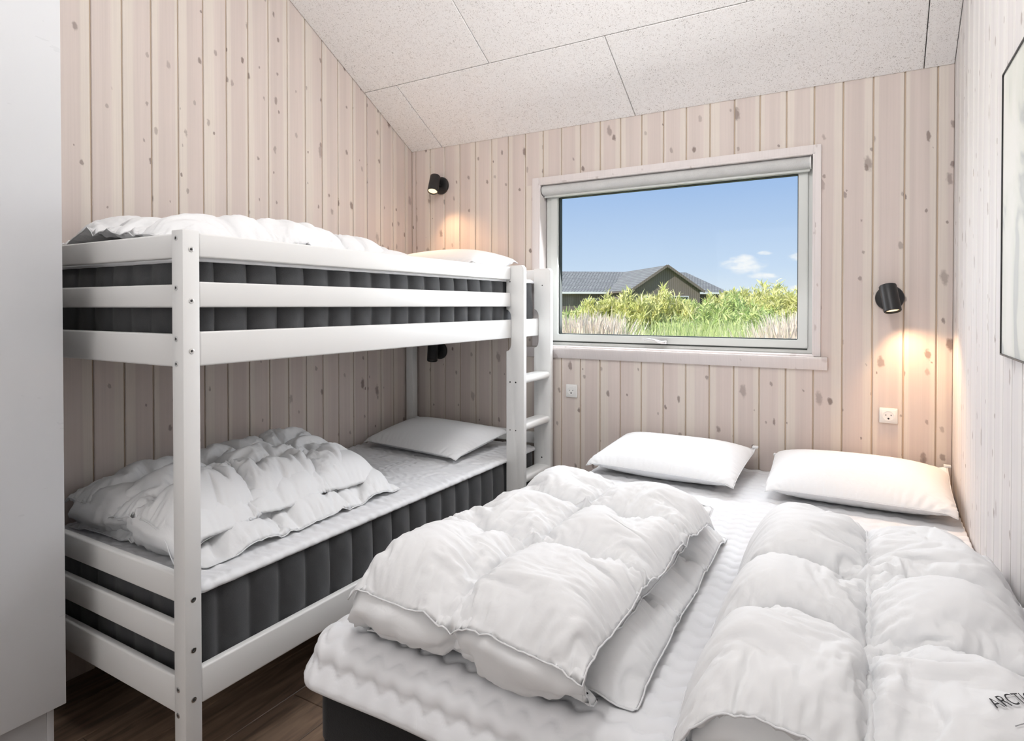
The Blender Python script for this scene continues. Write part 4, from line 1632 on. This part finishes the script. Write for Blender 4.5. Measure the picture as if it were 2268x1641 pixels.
def slab(name, pts, mat, parent, t=.12, uv=True):
    P = [Vector(p) for p in pts]
    n = (P[1] - P[0]).cross(P[2] - P[0]).normalized()
    if n.z < 0:
        n = -n
    k = len(P)
    V = P + [q - n * t for q in P]
    F = [tuple(range(k)), tuple(range(2 * k - 1, k - 1, -1))] + [(i, k + i, k + (i + 1) % k, (i + 1) % k) for i in range(k)]
    o = mesh(name, V, F, mat, parent)
    if uv:
        e1 = Vector((n.y, -n.x, 0)).normalized()
        e2 = n.cross(e1)
        lay = o.data.uv_layers.new(name='UVMap')
        for lp in o.data.loops:
            c = o.data.vertices[lp.vertex_index].co
            lay.data[lp.index].uv = (c.dot(e1), c.dot(e2))
    return o


GH = 3.55     # half width of the gable
MB0, MB1 = 6.0, 16.5
MR = 11.2     # main ridge behind the gable
RAKE = (HZ_RIDGE - HZ_EAVE) / GH
MS = (HZ_RIDGE - HZ_EAVE) / (MR - MB0)
AL, AR = -24.0, 9.3
# gable front wall and its side walls
mesh('gable_wall', [hp(-GH + .25, .35, G0), hp(GH - .25, .35, G0), hp(GH - .25, .35, HZ_EAVE - .05), hp(0, .35, HZ_RIDGE - .16), hp(-GH + .25, .35, HZ_EAVE - .05)], [(0, 1, 2, 3, 4)], CLAD, house)
mesh('side_wall', [hp(-GH + .25, .35, G0), hp(-GH + .25, MB0 + .5, G0), hp(-GH + .25, MB0 + .5, HZ_EAVE), hp(-GH + .25, .35, HZ_EAVE)], [(0, 1, 2, 3)], CLAD, house)
mesh('side_wall', [hp(GH - .25, .35, G0), hp(GH - .25, MB0 + .5, G0), hp(GH - .25, MB0 + .5, HZ_EAVE), hp(GH - .25, .35, HZ_EAVE)], [(0, 1, 2, 3)], CLAD, house)
mesh('main_wall', [hp(AL, MB0 + .5, G0), hp(AR - .4, MB0 + .5, G0), hp(AR - .4, MB0 + .5, HZ_EAVE), hp(AL, MB0 + .5, HZ_EAVE)], [(0, 1, 2, 3)], CLAD, house)
mesh('end_wall', [hp(AR - .4, MB0 + .5, G0), hp(AR - .4, MB1 - .5, G0), hp(AR - .4, MB1 - .5, HZ_EAVE), hp(AR - .4, MB0 + .5, HZ_EAVE)], [(0, 1, 2, 3)], CLAD, house)
# roofs: gable wing runs back to the main ridge, main roof cut at the valleys
slab('wing_roof', [hp(-GH, 0, HZ_EAVE), hp(0, 0, HZ_RIDGE), hp(0, MR, HZ_RIDGE), hp(-GH, MB0, HZ_EAVE)], TILES, house)
slab('wing_roof', [hp(GH, 0, HZ_EAVE), hp(0, 0, HZ_RIDGE), hp(0, MR, HZ_RIDGE), hp(GH, MB0, HZ_EAVE)], TILES, house)
slab('main_roof', [hp(AL, MB0, HZ_EAVE), hp(-GH, MB0, HZ_EAVE), hp(0, MR, HZ_RIDGE), hp(AL, MR, HZ_RIDGE)], TILES, house)
slab('main_roof', [hp(GH, MB0, HZ_EAVE), hp(AR, MB0, HZ_EAVE), hp(AR - 2.2, MR, HZ_RIDGE), hp(0, MR, HZ_RIDGE)], TILES, house)
slab('hip_roof', [hp(AR, MB0, HZ_EAVE), hp(AR, MB1, HZ_EAVE), hp(AR - 2.2, MR, HZ_RIDGE)], TILES, house)
slab('rear_roof', [hp(AL, MB1, HZ_EAVE), hp(AR, MB1, HZ_EAVE), hp(AR - 2.2, MR, HZ_RIDGE), hp(AL, MR, HZ_RIDGE)], TILES, house)


def beam(name, a, b, w, h, mat, parent):
    a, b = Vector(a), Vector(b)
    t = (b - a).normalized()
    s = t.cross(Vector((0, 0, 1))).normalized() * w / 2
    u = s.cross(t).normalized() * h / 2
    V = [a - s - u, a + s - u, a + s + u, a - s + u, b - s - u, b + s - u, b + s + u, b - s + u]
    return mesh(name, V, [(0, 1, 2, 3), (7, 6, 5, 4), (0, 4, 5, 1), (1, 5, 6, 2), (2, 6, 7, 3), (3, 7, 4, 0)], mat, parent)


beam('bargeboard', hp(-GH - .05, -.03, HZ_EAVE - .12), hp(0, -.03, HZ_RIDGE - .04), .06, .22, CLAD, house)
beam('bargeboard', hp(GH + .05, -.03, HZ_EAVE - .12), hp(0, -.03, HZ_RIDGE - .04), .06, .22, CLAD, house)
beam('gutter', hp(AL, MB0 - .05, HZ_EAVE - .10), hp(-GH, MB0 - .05, HZ_EAVE - .10), .14, .18, TRIMW, house)
beam('gutter', hp(GH + .6, MB0 - .05, HZ_EAVE - .10), hp(AR, MB0 - .05, HZ_EAVE - .10), .14, .18, TRIMW, house)
beam('gutter', hp(-GH - .04, 0, HZ_EAVE - .10), hp(-GH - .04, MB0, HZ_EAVE - .10), .14, .14, CLAD, house)
# windows
for (a0, a1, z0, z1, bb_) in ((-1.95, -1.0, 1.0, 2.2, .31), (.55, 2.2, 1.0, 2.25, .31), (-5.6, -4.4, 0, 2.1, MB0 + .46), (-9.5, -8.2, .8, 2.1, MB0 + .46)):
    w = slab('window', [hp(a0, bb_, z0), hp(a1, bb_, z0), hp(a1, bb_, z1), hp(a0, bb_, z1)], TRIMW, house, t=.05, uv=False)
    g = .09
    pn_ = mesh('pane', [hp(a0 + g, bb_ - .07, z0 + g), hp(a1 - g, bb_ - .07, z0 + g), hp(a1 - g, bb_ - .07, z1 - g), hp(a0 + g, bb_ - .07, z1 - g)], [(0, 1, 2, 3)], WPANE)
    pn_.parent = w
    pn_.matrix_parent_inverse = w.matrix_world.inverted()
bpy.context.view_layer.update()
